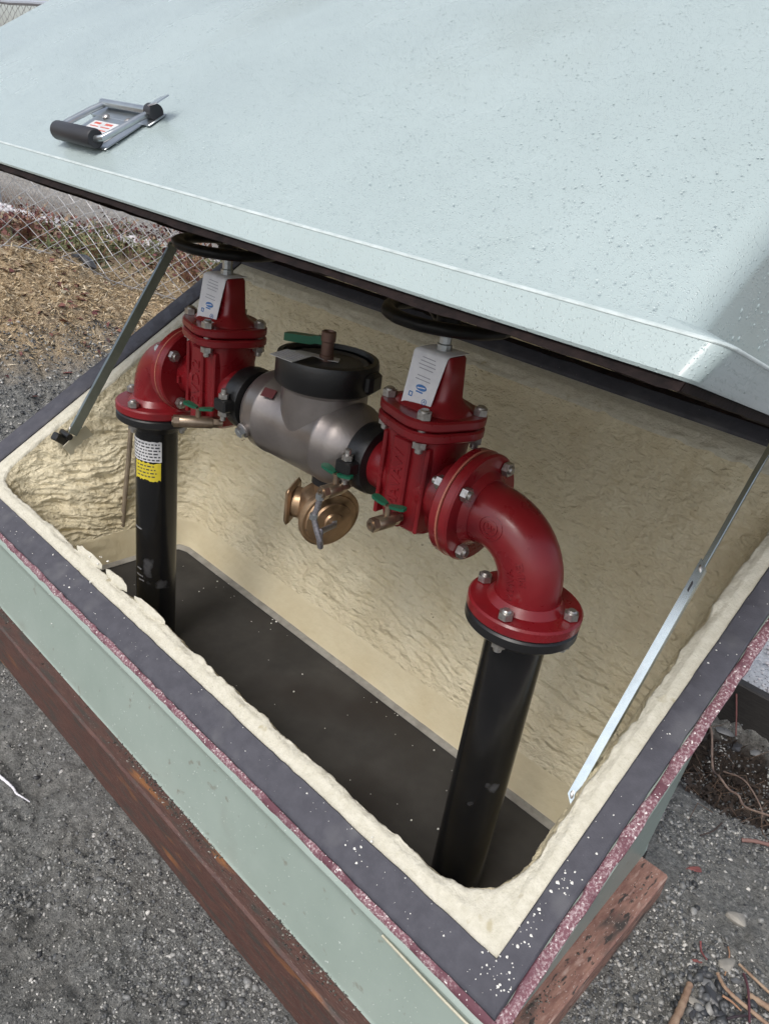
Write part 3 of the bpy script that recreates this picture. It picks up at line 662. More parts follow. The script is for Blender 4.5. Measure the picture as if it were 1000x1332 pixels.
# ================================================================== BACKFLOW PREVENTER
A = np.array([-.2716, .2847]); B = np.array([-1.555, .238]); LL = float(np.linalg.norm(A - B)); AR = math.atan2(A[1] - B[1], A[0] - B[0])
BF = thing('backflow_preventer', 'red and grey backflow preventer assembly with two gate valves on black riser pipes', 'backflow preventer', (A[0], A[1], .10), AR)
def Q(g): return xf(g, (0, 0, -.10))        # local frame has z measured from ground
ZC = 1.090; FB = .925
HEX = lambda r_, h, z0=0: lathe([(r_, z0), (r_, z0 + h)], 6)
def hexring(r_, z, k=1.):
    return [(r_ * kk * math.cos(a), r_ * kk * math.sin(a), z) for a, kk in ((i * PI / 6, 1. if i % 2 == 0 else .866 + .134 * (1 - k)) for i in range(12))]
def bolt_geo(th):      # hex head, shank and hex nut as one solid; flange mid plane at 0
    return loft([hexring(.007, -th - .024, 0), hexring(.0085, -th - .022, 0), hexring(.0085, -th - .012, 0), hexring(.0150, -th - .012), hexring(.0150, -th + .001), hexring(.009, -th + .001, 0),
                 hexring(.009, th - .001, 0), hexring(.0150, th - .001), hexring(.0150, th + .0125), hexring(.0100, th + .0126, 0), hexring(.0100, th + .0155, 0), hexring(.0075, th + .018, 0)], True, True)
BOLTME = None
def bolts(parent, c, axis_, r_, n, ph, th):
    M = frame(axis_); first = None; out = []
    for k in range(n):
        a = ph + 2 * PI * k / n
        p = np.array(c) + M @ np.array([r_ * math.cos(a), r_ * math.sin(a), 0]) - np.array([0, 0, .10])
        if first is None:
            g = bolt_geo(th); o = obj('bolt', (np.asarray(g[0]) @ M.T, g[1]), BOLT, parent); first = o
        else: o = first.copy(); COL.objects.link(o); o.parent = parent
        o.location = tuple(p)
    return first
def flange(r_, th, bore=.055, seg=56, lump=0., n=4, ph=0):
    a = np.linspace(0, 2 * PI, seg, endpoint=False)
    rr_ = r_ + lump * np.cos(n * (a - ph)); c = .004; rg = []
    for k, z in ((-c, -th), (0, -th + c), (0, th - c), (-c, th)):
        rg.append(np.stack([(rr_ + k) * np.cos(a), (rr_ + k) * np.sin(a), np.full(seg, z)], 1))
    return loft(rg, True, True)
RY = (0, PI / 2, 0)
def elbow(side, X):
    """side=+1: horizontal leg goes to -x (right-hand elbow); side=-1: leg to +x"""
    r0 = .112; pts = [(X, 0, FB + .012), (X, 0, FB + .045)]
    cx, cz = X - side * r0, FB + .165 - r0
    for a in np.linspace(0, PI / 2, 14): pts.append((cx + side * r0 * math.cos(a), 0, cz + r0 * math.sin(a)))
    pts += [(X - side * .150, 0, ZC)]
    n = len(pts); rad = [.0635] * n; rad[0] = .067; rad[-1] = .067
    g = tube(pts, rad, 40, up=(0, 1, 0))
    fl1 = xf(flange(.1145, .0125), (X, 0, FB + .0125))
    fl2 = xf(flange(.1145, .0115), (X - side * .1535, 0, ZC), RY)
    collar = xf(lathe([(.078, 0), (.067, .016)], 40), (X, 0, FB + .025)); collar2 = xf(lathe([(.067, -.014), (.080, 0)], 40), (X - side * .142, 0, ZC), (0, -side * PI / 2, 0))
    root = obj('elbow', Q(join(g, fl1, fl2, collar, collar2)), RED, BF, 40)
    bolts(root, (X, 0, FB + .001), (0, 0, 1), .094, 4, math.radians(-82) if side > 0 else math.radians(-75), .027)
    bolts(root, (X - side * .165, 0, ZC), (1, 0, 0), .094, 4, math.radians(45 + 10), .026)
    # black lined adapter ring below the flange
    obj('adapter_ring', Q(join(xf(flange(.1135, .0125), (X, 0, FB - .0145)), xf(lathe([(.063, FB - .06), (.066, FB - .05), (.071, FB - .027)], 40), (X, 0, 0)))), BLACK, root)
    obj('gasket', Q(xf(lathe([(.1155, -.0018), (.1155, .0018)], 56), (X - side * .1665, 0, ZC), RY)), REDLINE, root)
    return root
ELR = elbow(1, 0.0); ELL = elbow(-1, -LL)
# foundry mark and lettering raised on the right elbow's front
def on_elbow(g, X, side, a0, r0=.112, rt=.0640):
    """map (u along bend, v around the tube) to the surface; u=0 at a0"""
    cx, cz = X - side * r0, FB + .165 - r0; v = np.asarray(g[0]); out = []
    for u, w, h in v:
        a = a0 + u / r0; ph = w / rt; rr_ = rt + h
        # outward radial dir of bend and -y (front)
        er = np.array([side * math.cos(a), 0, math.sin(a)]); c = np.array([cx, 0, cz]) + r0 * er
        out.append(c + rr_ * (math.sin(ph) * er + math.cos(ph) * np.array([0, -1, 0])))
    return np.array(out), g[1]
def dense(g, k=1): return g
aa = np.linspace(0, 2 * PI, 28, endpoint=False)
ringm = []
for (r1, r2) in ((.0215, .0245), (.013, .0155)):
    rg = []
    for rr_, h in ((r1, -.0008), (r1, .0016), (r2, .0016), (r2, -.0008)): rg.append(np.stack([rr_ * np.cos(aa), rr_ * np.sin(aa), np.full(28, h)], 1))
    ringm.append(loft(rg))
em = join(*ringm, text_geo('W', .016, .0032))
v = em[0].copy(); v[:, 0] += .0
obj('foundry_mark', Q(on_elbow((v + [.108, .008, 0], em[1]), 0.0, 1, .32)), RED, ELR, 30)
tx1 = text_geo('AVNW', .022, .0034); tx2 = text_geo('ENM', .020, .0034)
rot2 = np.array([[-1, 0, 0], [0, -1, 0], [0, 0, 1.]])
obj('lettering', Q(on_elbow(join((tx1[0] @ rot2.T + [.030, -.004, 0], tx1[1]), (tx2[0] @ rot2.T + [.052, .020, 0], tx2[1])), 0.0, 1, -.05)), RED, ELR, 30)
# --- gate valves
def superr(hx, hy, n=40, e=4.):
    a = np.linspace(0, 2 * PI, n, endpoint=False); c, s_ = np.cos(a), np.sin(a)
    return np.stack([hx * np.sign(c) * np.abs(c) ** (2 / e), hy * np.sign(s_) * np.abs(s_) ** (2 / e)], 1)
def gate_valve(X, fs, letters, lsize):
    """fs=+1: flanged end towards +x, grooved end towards -x"""
    col = [np.column_stack([superr(hx, hy), np.full(40, z)]) + [X, 0, 0] for hx, hy, z in ((.045, .040, ZC - .104), (.060, .056, ZC - .092), (.068, .064, ZC - .05), (.070, .066, ZC), (.070, .066, ZC + .07), (.074, .070, ZC + .108), (.074, .070, ZC + .120))]
    body = loft(col, True, True)
    run = tube([(X - fs * .112, 0, ZC), (X - fs * .02, 0, ZC), (X + fs * .04, 0, ZC), (X + fs * .110, 0, ZC)], [.058, .064, .066, .064], 40)
    fl_ = xf(flange(.1145, .0115), (X + fs * (.1235), 0, ZC), RY)
    ribs = [box(.046, .022, .195, (X - .008, -.066, ZC + .010), .004), box(.010, .05, .19, (X + .055, -.048, ZC + .010), .003), box(.010, .05, .19, (X - .062, -.042, ZC + .01), .003),
            box(.008, .030, .020, (X + fs * .092, -.060, ZC - .006), .002)]
    fl3 = xf(flange(.103, .0105, lump=.007, ph=math.radians(-63)), (X, 0, ZC + .1305))
    root = obj('gate_valve', Q(join(body, run, fl_, fl3, *ribs)), RED, BF, 40)
    # bonnet
    bn = [np.column_stack([superr(hx, hy, 32, e_), np.full(32, z)]) + [X, 0, 0] for hx, hy, z, e_ in ((.080, .062, ZC + .166, 2.8), (.075, .056, ZC + .174, 3), (.060, .040, ZC + .183, 4), (.050, .033, ZC + .194, 5), (.046, .030, ZC + .236, 6), (.043, .029, ZC + .272, 6), (.040, .027, ZC + .277, 5), (.020, .020, ZC + .278, 2))]
    bo = obj('bonnet', Q(join(loft(bn, True, True), xf(flange(.103, .0105, lump=.007, ph=math.radians(-63)), (X, 0, ZC + .1555)), *[box(.010, .058, .060, (X + sx_ * .0, 0, ZC + .185), .003) for sx_ in (1,)])), RED, root, 40)
    bolts(root, (X, 0, ZC + .143), (0, 0, 1), .0945, 4, math.radians(-63), .0245)
    # stem and handwheel
    zs = ZC + .272
    obj('stem', Q(xf(join(lathe([(.0155, zs), (.0155, zs + .020), (.0125, zs + .022), (.0125, zs + .034), (.014, zs + .035), (.014, zs + .076)], 10), HEX(.0125, .010, zs + .080)), (X, 0, 0))), STEEL, root, 30)
    zw = zs + .067
    tor = []
    for t in np.linspace(0, 2 * PI, 56, endpoint=False):
        k = .0015 * math.cos(14 * t)
        tor.append([((.118 + (.0140 + k) * math.cos(p)) * math.cos(t), (.118 + (.0140 + k) * math.cos(p)) * math.sin(t), zw + .006 + (.0130) * math.sin(p)) for p in np.linspace(0, 2 * PI, 12, endpoint=False)])
    tv, tf = loft(tor + [tor[0]])
    hub = lathe([(.014, zw - .024), (.022, zw - .022), (.024, zw + .006), (.016, zw + .010)], 20)
    sp = [tube([(.016 * math.cos(a), .016 * math.sin(a), zw - .010), (.06 * math.cos(a), .06 * math.sin(a), zw - .013), (.112 * math.cos(a), .112 * math.sin(a), zw + .002)], [.009, .0075, .009], 10) for a in (.5, .5 + 2 * PI / 3, .5 + 4 * PI / 3)]
    obj('handwheel', Q(xf(join((tv, tf), hub, *sp), (X, 0, 0))), WHEELM, root, 40)
    tg = text_geo(letters, lsize, .0036)      # cast letters reading upward on the front pad
    M = np.array([[0, -1, 0], [0, 0, -1], [1, 0, 0.]])
    obj('cast_lettering', Q(xf((tg[0] @ M.T, tg[1]), (X - .008, -.0775, ZC + .016))), RED, root, 30)
    return root
XVR, XVL = -.300, -LL + .300
GVR = gate_valve(XVR, 1, 'MAVAW', .036); GVL = gate_valve(XVL, -1, '2VDI2', .044)
# --- couplings
def coupling(X, name='coupling'):
    g = join(xf(lathe([(.066, -.026), (.078, -.024), (.081, -.012), (.081, .012), (.078, .024), (.066, .026)], 40), (X, 0, ZC), RY), box(.044, .040, .030, (X, -.088, ZC + .0), .004), box(.044, .040, .030, (X, .088, ZC), .004))
    root = obj(name, Q(g), BLACK, BF, 40)
    for y in (-.093,):
        obj('coupling_bolt', Q(xf(loft([hexring(.007, -.040, 0), hexring(.007, -.028, 0), hexring(.0125, -.028), hexring(.0125, -.016), hexring(.007, -.016, 0), hexring(.007, .016, 0), hexring(.0125, .016), hexring(.0125, .028), hexring(.007, .028, 0), hexring(.007, .040, 0)], True, True), (X, y, ZC))), BOLT, root)
    return root
coupling(-.432); coupling(-LL + .428)
# --- check valve housing
HXc = -.628
prof = [(.055, -.200), (.060, -.198), (.066, -.188), (.080, -.180), (.094, -.164), (.1005, -.146), (.1015, -.120), (.1025, -.118), (.1025, -.112), (.1010, -.110), (.1010, .080), (.1025, .082), (.1025, .090), (.1010, .092), (.100, .120), (.092, .142), (.076, .160), (.066, .172), (.058, .182), (.055, .184)]
hb = xf(lathe(prof, 64), (HXc, 0, ZC), RY)
nk = xf(lathe([(.099, ZC - .02), (.099, ZC + .108), (.104, ZC + .112), (.106, ZC + .120), (.104, ZC + .128), (.101, ZC + .132)], 64), (HXc + .018, 0, 0))
outlet = xf(lathe([(.034, ZC - .135), (.034, ZC - .085)], 32), (HXc + .055, 0, 0))
HOUS = obj('check_valve_housing', Q(join(hb, nk)), CAST, BF, 40)
boss = join(xf(lathe([(.019, 0), (.019, .012), (.017, .014)], 24), (HXc - .138, -.092, ZC - .030), (PI / 2 + .32, 0, 0)))
obj('plug_boss', Q(boss), CAST, HOUS)
obj('side_plug', Q(xf(join(HEX(.0135, .013), xf(lathe([(.006, .0), (.006, .0135)], 8), (0, 0, 0))), (HXc - .138, -.104, ZC - .034), (PI / 2 + .32, 0, 0))), STEEL, HOUS)
NXc = HXc + .018
ring_p = [(.100, 1.206), (.1125, 1.208), (.1165, 1.214), (.1165, 1.262), (.1135, 1.272), (.102, 1.274), (.099, 1.264)]
lug = join(xf(box(.040, .050, .046, (0, 0, 0), .006), (NXc - .112, .03, 1.238), (0, 0, .1)), xf(box(.034, .056, .046, (0, 0, 0), .008), (NXc + .108, .03, 1.238), (0, 0, .3)))
CC_ = obj('cover_coupling', Q(join(xf(lathe(ring_p, 64, False, False), (NXc, 0, 0)), lug)), BLACK, HOUS, 40)
obj('cover', Q(xf(lathe([(.100, 1.24), (.100, 1.258), (.090, 1.262), (.080, 1.258), (.060, 1.262), (.030, 1.264), (.0, 1.264)], 48, True, False), (NXc, 0, 0))), mat('dark_grey_cover', (.055, .053, .053), .5, bump=(90, .15, .002)), HOUS, 30)
TCX, TCY = NXc + .006, -.012
obj('test_post', Q(xf(lathe([(.0165, 1.262), (.0165, 1.276), (.0140, 1.278), (.0140, 1.306), (.0165, 1.308), (.0165, 1.328), (.012, 1.330), (.010, 1.324)], 20), (TCX, TCY, 0))), mat('brown_bronze', (.16, .095, .075), .45, metal=.6), HOUS, 30)
lev = loft([[(x, yy * (w), z + zz_) for yy, zz_ in ((-1, -.009), (1, -.009), (1, .009), (-1, .009))] for x, w, z in ((-.010, .007, 1.306), (-.030, .008, 1.304), (-.040, .012, 1.300), (-.105, .014, 1.292), (-.118, .009, 1.290))], True, True)
obj('green_lever', Q(xf(xf(lev, rot=(0, 0, .15)), (TCX, TCY, 0))), GREENP, HOUS, 40)
obj('port_tag', Q(xf(box(.034, .024, .002, (0, 0, 0), .0008), (HXc - .082, -.080, ZC + .074), (.72, 0, .25))), mat('maroon_tag', (.10, .02, .022), .5), HOUS)
# --- relief valve below the housing
RX, RZ = -.560, .897
root_r = obj('relief_valve', Q(join(
    xf(lathe([(.030, .940), (.033, .952), (.036, .985), (.040, .996)], 32), (RX - .005, 0, 0)))), BRONZE, BF, 40)
dn = Vector((.95, -.28, -.10)).normalized(); M = frame(dn); dc = np.array([RX + .006, -.006, RZ])
drum = xf(lathe([(.040, -.062), (.052, -.056), (.055, -.040), (.055, -.004), (.068, .0), (.070, .004), (.070, .014), (.066, .017), (.060, .017), (.058, .021), (.044, .023), (.042, .028), (.022, .029), (.020, .034), (.012, .035)], 48), scale=1.12)
obj('diaphragm_cover', Q(xf((drum[0] @ M.T, drum[1]), dc)), BRONZE, root_r, 35)
obj('mounting_neck', Q(xf(lathe([(.036, .974), (.042, .978), (.042, .997), (.036, 1.0)], 30), (RX - .005, 0, 0))), BLACK, root_r)
for k in range(6):
    a = k * PI / 3 + .3; p = dc + M @ np.array([.062 * math.cos(a), .062 * math.sin(a), .017])
    obj('cover_screw', Q(xf((np.asarray(HEX(.006, .006)[0]) @ M.T, HEX(.006, .006)[1]), p)), BRASS, root_r)
on = Vector((-.86, -.50, .0)).normalized(); Mo = frame(on)
sq = join(box(.094, .094, .014, (0, 0, .064), .006), lathe([(.038, .0), (.038, .056)], 30), xf(lathe([(.030, .0), (.030, .0012)], 30), (0, 0, .0692)))
obj('discharge_flange', Q(xf((sq[0] @ Mo.T, sq[1]), dc + np.array([-.036, .002, .006]))), BRONZE, root_r, 35)
# --- test cocks
def test_cock(p, dirv, ln=.07, lever=1.0, roll=0., hose=False):
    M_ = frame(dirv); p = np.array(p)
    g = join(lathe([(.009, 0), (.009, .012)], 12), xf(HEX(.0135, .014), (0, 0, .010)), lathe([(.0145, .024), (.0155, .027), (.0155, ln - .016), (.0145, ln - .014)], 20), xf(HEX(.0155, .014), (0, 0, ln - .014)), lathe([(.011, ln), (.011, ln + .0035), (.007, ln + .0035), (.006, ln - .002)], 16))
    root = obj('test_cock', Q(xf((g[0] @ M_.T, g[1]), p)), BRASS, BF, 30)
    mid_ = p + M_ @ np.array([0, 0, ln * .5])
    up = np.array([0, 0, 1.])
    st = xf(lathe([(.0075, 0), (.0065, .020), (.009, .021), (.009, .025)], 14), mid_ + [0, 0, .012]); obj('valve_stem', Q(st), BRASS, root)
    ca, sa = math.cos(roll), math.sin(roll)
    def wing(s_):
        sec = []
        for u, w, z in ((.004, .005, .0), (.012, .0085, .001), (.024, .0105, .004), (.036, .010, .006), (.042, .005, .006)):
            sec.append([(u * s_, -w, z - .0025), (u * s_, w, z - .0025), (u * s_, w, z + .0035), (u * s_, -w, z + .0035)])
        return loft(sec, True, True)
    for s_ in (-1, 1):
        wv, wf = wing(s_); R3 = np.array([[ca, -sa, 0], [sa, ca, 0], [0, 0, 1.]])
        obj('butterfly_handle', Q(xf((wv @ R3.T, wf), mid_ + [0, 0, .036])), GREENP, root, 40)
    return root, p + M_ @ np.array([0, 0, ln])
test_cock((XVR + .015, -.070, ZC - .062), (-.16, -1, -.04), .078, roll=.05)
test_cock((-.440, -.072, ZC - .052), (-.10, -1, -.05), .072, roll=.05)
test_cock((XVL + .085, -.060, ZC - .068), (-.62, -1, .02), .120, roll=.35)
# braided hose from the middle cock to the relief cover
tip = np.array([-.451, -.148, ZC - .056]); cvr = dc + M @ np.array([0, 0, .034])
hp_ = [tip + [.0, .006, -.010], tip + [-.003, .004, -.035], tip + [-.008, .0, -.060], tip + [.004, .0, -.085], tip + [.016, .002, -.108], tip + [.012, .010, -.128], tip + [-.004, .022, -.128], tip + [-.012, .030, -.108], cvr + [.012, -.01, .0], cvr]
obj('sensing_hose', Q(tube([tuple(p) for p in hp_], .0068, 12)), mat('braided_hose', (.30, .29, .31), .35, metal=.6, col2=(.16, .15, .16), nscale=220), root_r)
for p, r_ in ((hp_[0], .0105), (hp_[2], .0095), (hp_[9], .010)):
    obj('hose_nut', Q(xf(HEX(r_, .013), np.array(p) - [0, 0, .006])), STEEL, root_r)
# --- risers
def riser(X):
    return obj('riser_pipe', Q(xf(lathe([(.062, .092), (.062, FB - .05)], 48), (X, 0, 0))), BLACKP, BF, 40)
RPR = riser(0.0); RPL = riser(-LL)
def curved(x0, x1, z0, z1, off, n=14, ragged=0.):
    """label patch on the left riser; x is arc length about the front"""
    rg = []; rr_ = .062 + off
    for k in range(n + 1):
        u = x0 + (x1 - x0) * k / n; a = -PI / 2 + u / .062
        zb, zt = z0 + ragged * (random.random() - .5), z1 + ragged * (random.random() - .5)
        rg.append([(rr_ * math.cos(a), rr_ * math.sin(a), zb), (rr_ * math.cos(a), rr_ * math.sin(a), zt), ((rr_ - off * .9) * math.cos(a), (rr_ - off * .9) * math.sin(a), zt), ((rr_ - off * .9) * math.cos(a), (rr_ - off * .9) * math.sin(a), zb)])
    v, f_ = loft(rg, True, True); return v + [-LL, 0, 0], f_
obj('white_label', Q(curved(-.040, .076, .778, .842, .0006, 18, .002)), STICK, RPL, 20)
pr = []
for row in range(6):
    u = -.036
    while u < .068:
        w = .003 + .010 * random.random(); pr.append(curved(u, min(u + w, .072), .836 - row * .0098 - .0045, .836 - row * .0098, .0009, 2)); u += w + .0035
obj('label_print', Q(join(*pr)), INK, RPL, 20, kind='stuff')
obj('yellow_label', Q(curved(-.010, .074, .718, .774, .0006, 16, .008)), YELLOW, RPL, 20)
pr = []
for row in range(4):
    u = -.002
    while u < .058:
        w = .004 + .008 * random.random(); pr.append(curved(u, min(u + w, .062), .766 - row * .011 - .004, .766 - row * .011, .0009, 2)); u += w + .004
obj('label_print', Q(join(*pr)), INK, RPL, 20, kind='stuff')
for z, u0, u1 in ((.545, -.02, .014), (.40, -.01, .012), (.375, -.012, .018), (.36, 0.0, .022)):
    obj('scuff', Q(curved(u0, u1, z, z + .005, .0004, 6, .002)), mat('pale_scuff', (.16, .16, .16), .6), RPL, 20)

# --- tags hanging at the stems and cover
def ribbon(path, w, th=.0012, w2=None, twist=None):
    """flat strip along a path of (pos) with width direction given"""
    rg = []
    for k, (p, wd, nm, ww) in enumerate(path):
        p, wd, nm = np.array(p), np.array(wd, float), np.array(nm, float); wd /= np.linalg.norm(wd); nm /= np.linalg.norm(nm)
        rg.append([p - wd * ww / 2 - nm * th / 2, p + wd * ww / 2 - nm * th / 2, p + wd * ww / 2 + nm * th / 2, p - wd * ww / 2 + nm * th / 2])
    return loft(rg, True, True)
def hang_tag(X, label, dx=0.):
    T = thing('valve_tag', label, 'tag', (A[0] + X * math.cos(AR), A[1] + X * math.sin(AR), 1.3665), AR, 'white tags hung at the handwheel stems')
    wd = np.array([1, .10, .0]); zz0 = .014
    dw = np.array([-.05, -.17, -1.0]); dw /= np.linalg.norm(dw); o0 = np.array([-.003, -.034, -.004]); n0 = np.array([0, -.985, .17])
    P0 = [(np.array([.004, .026, .004]), wd, (0, -.1, 1), .074), (np.array([.003, .0, .004]), wd, (0, -.1, 1), .078), (np.array([.001, -.022, .003]), wd, (0, -.3, .95), .078), (np.array([-.001, -.031, .001]), wd, (0, -.8, .6), .078), (o0, wd, n0, .078)]
    for t in (.03, .06, .09, .122): P0.append((o0 + dw * t, wd, n0, .077 - .09 * t))
    # refine
    body = obj('tag_sheet', ribbon(P0, .06), PAPER, T, 50)
    w1 = wd / np.linalg.norm(wd); w1 = w1 - dw * (w1 @ dw); w1 /= np.linalg.norm(w1); nrm = np.cross(w1, -dw)
    MM = np.stack([w1, -dw, nrm], 1)
    def on_tag(g, u, v): 
        q = np.asarray(g[0]) @ MM.T; return q + o0 + w1 * u + dw * v + nrm * .0012, g[1]
    a = np.linspace(0, 2 * PI, 24, endpoint=False)
    oval = loft([np.stack([.0125 * np.cos(a), .0062 * np.sin(a), np.full(24, z)], 1) for z in (0, .0005)], True, True)
    swash = loft([[(x, .0012 * math.sin(200 * x) - .0010, z) for z in (.0005, .0008)] + [(x, .0012 * math.sin(200 * x) + .0010, z) for z in (.0008, .0005)] for x in np.linspace(-.009, .009, 8)], True, True)
    obj('blue_logo', join(on_tag(oval, .002, .066), on_tag(box(.016, .003, .0004), .0, .075)), INKB, T)
    obj('logo_swash', on_tag(swash, .002, .066), PAPER, T)
    obj('blue_square', join(on_tag(box(.008, .002, .0004), -.018, .080), on_tag(box(.002, .009, .0004), -.0215, .084), on_tag(box(.002, .009, .0004), -.0145, .084), on_tag(box(.008, .002, .0004), -.018, .088)), INKB, T)
    rg = [np.stack([r_ * np.cos(a), r_ * np.sin(a), np.full(24, z)], 1) for r_, z in ((.0058, 0), (.0058, .0005), (.0048, .0005), (.0048, 0))]
    obj('round_mark', join(on_tag(loft(rg), .017, .090), on_tag(text_geo('A', .008, .0006), .017, .090)), INKB, T)
    ln = []
    for k in range(7):
        if k == 4: continue
        ln.append(on_tag(box(.030 + .012 * ((k * 37) % 5) / 5, .0016, .0004), .0, .008 + k * .0072))
    ln.append(on_tag(box(.034, .0014, .0004), .0, .100))
    obj('tag_print', join(*ln), INKG, T, kind='stuff')
    return T
hang_tag(XVL, 'white printed tag hung at the stem of the valve by the stickered pipe')
hang_tag(XVR, 'white printed tag hung at the stem of the valve beside the large red elbow')
CT = thing('cover_tag', 'grey printed plate lying over the black coupling on the grey housing', 'tag', (A[0] + TCX, A[1] - .005 + TCX * math.sin(AR), 1.266), AR)
wd = np.array([.75, .62, 0])
wdt = np.array([.94, .30, 0]); wdt /= np.linalg.norm(wdt); dt = np.array([.006, -.056, -.0035]); dt /= np.linalg.norm(dt); wdt2 = wdt - dt * (wdt @ dt); wdt2 /= np.linalg.norm(wdt2); nt_ = np.cross(wdt2, dt); nt_ *= np.sign(nt_[2])
e0 = np.array([-.026, -.068, .0135])
obj('tag_sheet', ribbon([(np.array([.024, .010, .002]), (.6, -.8, 0), (0, 0, 1), .030), (np.array([-.006, -.010, .002]), (.75, -.6, 0), (0, 0, 1), .036), (np.array([-.020, -.040, .010]), (.95, -.1, 0), (0, -.2, 1), .046), (np.array([-.026, -.062, .0130]), wdt, (0, 0, 1), .060), (e0, wdt2, nt_, .064), (e0 + dt * .056, wdt2, nt_, .064)], .05), mat('grey_plate', (.46, .46, .46), .45), CT, 50)
pz = []
for k in range(5):
    for c in range(2):
        b_ = box(.024, .0020, .0005); MM = np.stack([wdt2, -dt, nt_], 1); pz.append((b_[0] @ MM.T + e0 + dt * (.008 + .009 * k) + wdt2 * (-.015 + .030 * c) + nt_ * .0011, b_[1]))
obj('tag_print', join(*pz), INKG, CT, kind='stuff')

# ================================================================== FENCES
def chain(p0, p1, z0f, h, dx, dz, wr, wob=0.):
    """woven zig-zag wires between p0 and p1; returns V,F"""
    p0 = np.array(p0, float); p1 = np.array(p1, float); L_ = np.linalg.norm(p1 - p0); u = (p1 - p0) / L_; nrm = np.array([-u[1], u[0]])
    nw = int(L_ / (dx / 1.0)); nz = int(h / (dz / 2)); Vs, Fs = [], []; o = 0
    sec = [(math.cos(a), math.sin(a)) for a in (PI / 2, PI * 7 / 6, PI * 11 / 6)]
    ks = np.arange(nz + 1)
    for i in range(nw):
        s0 = i * dx
        s_ = s0 + ((ks + i) % 2) * dx * 1.03 - .015 * dx; z = ks * dz / 2
        b = z0f(p0[0] + u[0] * s_, p0[1] + u[1] * s_)
        zz = b + z + .5 * wob * np.sin(s_ * 1.7); off = np.where((ks + i) % 2 == 0, wr, -wr) + wob * .6 * np.sin(s_ * .9 + z * 2)
        c = np.stack([p0[0] + u[0] * s_ + nrm[0] * off, p0[1] + u[1] * s_ + nrm[1] * off, zz], 1)
        tang = np.gradient(c, axis=0); tang /= np.linalg.norm(tang, axis=1)[:, None]
        n3 = np.array([nrm[0], nrm[1], 0]); bb = np.cross(tang, n3); bb /= np.linalg.norm(bb, axis=1)[:, None]
        R3 = np.stack([c + wr * (ca * n3 + sa * bb) for ca, sa in sec], 1)
        Vs.append(R3.reshape(-1, 3)); m = len(c)
        a = np.arange(m - 1)[:, None] * 3 + np.arange(3)[None]; k = (np.arange(3) + 1) % 3
        q = np.stack([a, np.arange(m - 1)[:, None] * 3 + k[None], (np.arange(m - 1)[:, None] + 1) * 3 + k[None], a + 3], -1).reshape(-1, 4)
        Fs.append(q + o); o += 3 * m
    return np.vstack(Vs), np.vstack(Fs)
def smoothT(x, y): return terrain(np.asarray(x, float), np.asarray(y, float), False)
def fence(label, p0, p1, h, dx, dz, wr, posts, z0f, m, pm):
    T = thing('chain_link_fence', label, 'fence', (p0[0], p0[1], float(z0f(np.array([p0[0]]), np.array([p0[1]]))[0])))
    off = np.array(T.location)
    V_, F_ = chain(p0, p1, z0f, h, dx, dz, wr, .012); o = fast_obj('wire_mesh', V_ - off, F_, m, T, True); o['kind'] = 'stuff'
    p0, p1 = np.array(p0), np.array(p1)
    for t in posts:
        p = p0 + (p1 - p0) * t; zb = float(z0f(np.array([p[0]]), np.array([p[1]]))[0])
        nrm = np.array([-(p1 - p0)[1], (p1 - p0)[0]]); nrm = nrm / np.linalg.norm(nrm) * .045
        obj('fence_post', xf(lathe([(.030, zb - .05), (.030, zb + h + .03), (.034, zb + h + .031), (.030, zb + h + .06), (.005, zb + h + .068)], 14), (p[0] + nrm[0] - off[0], p[1] + nrm[1] - off[1], -off[2])), pm, T)
    ts = np.linspace(0, 1, 30); pts = [tuple(np.array([*(p0 + (p1 - p0) * t), float(z0f(np.array([(p0 + (p1 - p0) * t)[0]]), np.array([(p0 + (p1 - p0) * t)[1]]))[0]) + h]) - off) for t in ts]
    obj('top_rail', tube(pts, .024, 10), pm, T)
    pts = [(a, b, c - h + .02) for a, b, c in pts]; obj('tension_wire', tube(pts, .003, 5), m, T)
    return T
fence('near chain link fence of wide diamonds on the tan bank', (-5.02, -.3), (-4.42, 2.95), 1.02, .058, .100, .0036, (.06, .98), smoothT, GALV, GALVB)
fence('farther chain link fence with fine mesh behind the near one', (-13.0, 1.85), (-3.2, 4.05), 1.95, .044, .088, .0036, (.0, .40, .80, 1.0), smoothT, GALVF, GALVB)

# ================================================================== GROUND COVER
def tmpl(seed):
    rg = np.random.default_rng(seed); t = (1 + 5 ** .5) / 2
    v = np.array([(-1, t, 0), (1, t, 0), (-1, -t, 0), (1, -t, 0), (0, -1, t), (0, 1, t), (0, -1, -t), (0, 1, -t), (t, 0, -1), (t, 0, 1), (-t, 0, -1), (-t, 0, 1)], float)
    v /= np.linalg.norm(v[0]); f_ = np.array([(0, 11, 5), (0, 5, 1), (0, 1, 7), (0, 7, 10), (0, 10, 11), (1, 5, 9), (5, 11, 4), (11, 10, 2), (10, 7, 6), (7, 1, 8), (3, 9, 4), (3, 4, 2), (3, 2, 6), (3, 6, 8), (3, 8, 9), (4, 9, 5), (2, 4, 11), (6, 2, 10), (8, 6, 7), (9, 8, 1)])
    return v * (.65 + .6 * rg.random((12, 1))) * np.array([1, .55 + .4 * rg.random(), .45 + .3 * rg.random()]), f_
TM = [tmpl(k) for k in range(10)]
def rotm(n):
    q = RNG.normal(size=(n, 4)); q /= np.linalg.norm(q, axis=1)[:, None]; w, x, y, z = q.T
    return np.stack([1 - 2 * (y * y + z * z), 2 * (x * y - z * w), 2 * (x * z + y * w), 2 * (x * y + z * w), 1 - 2 * (x * x + z * z), 2 * (y * z - x * w), 2 * (x * z - y * w), 2 * (y * z + x * w), 1 - 2 * (x * x + y * y)], 1).reshape(n, 3, 3)
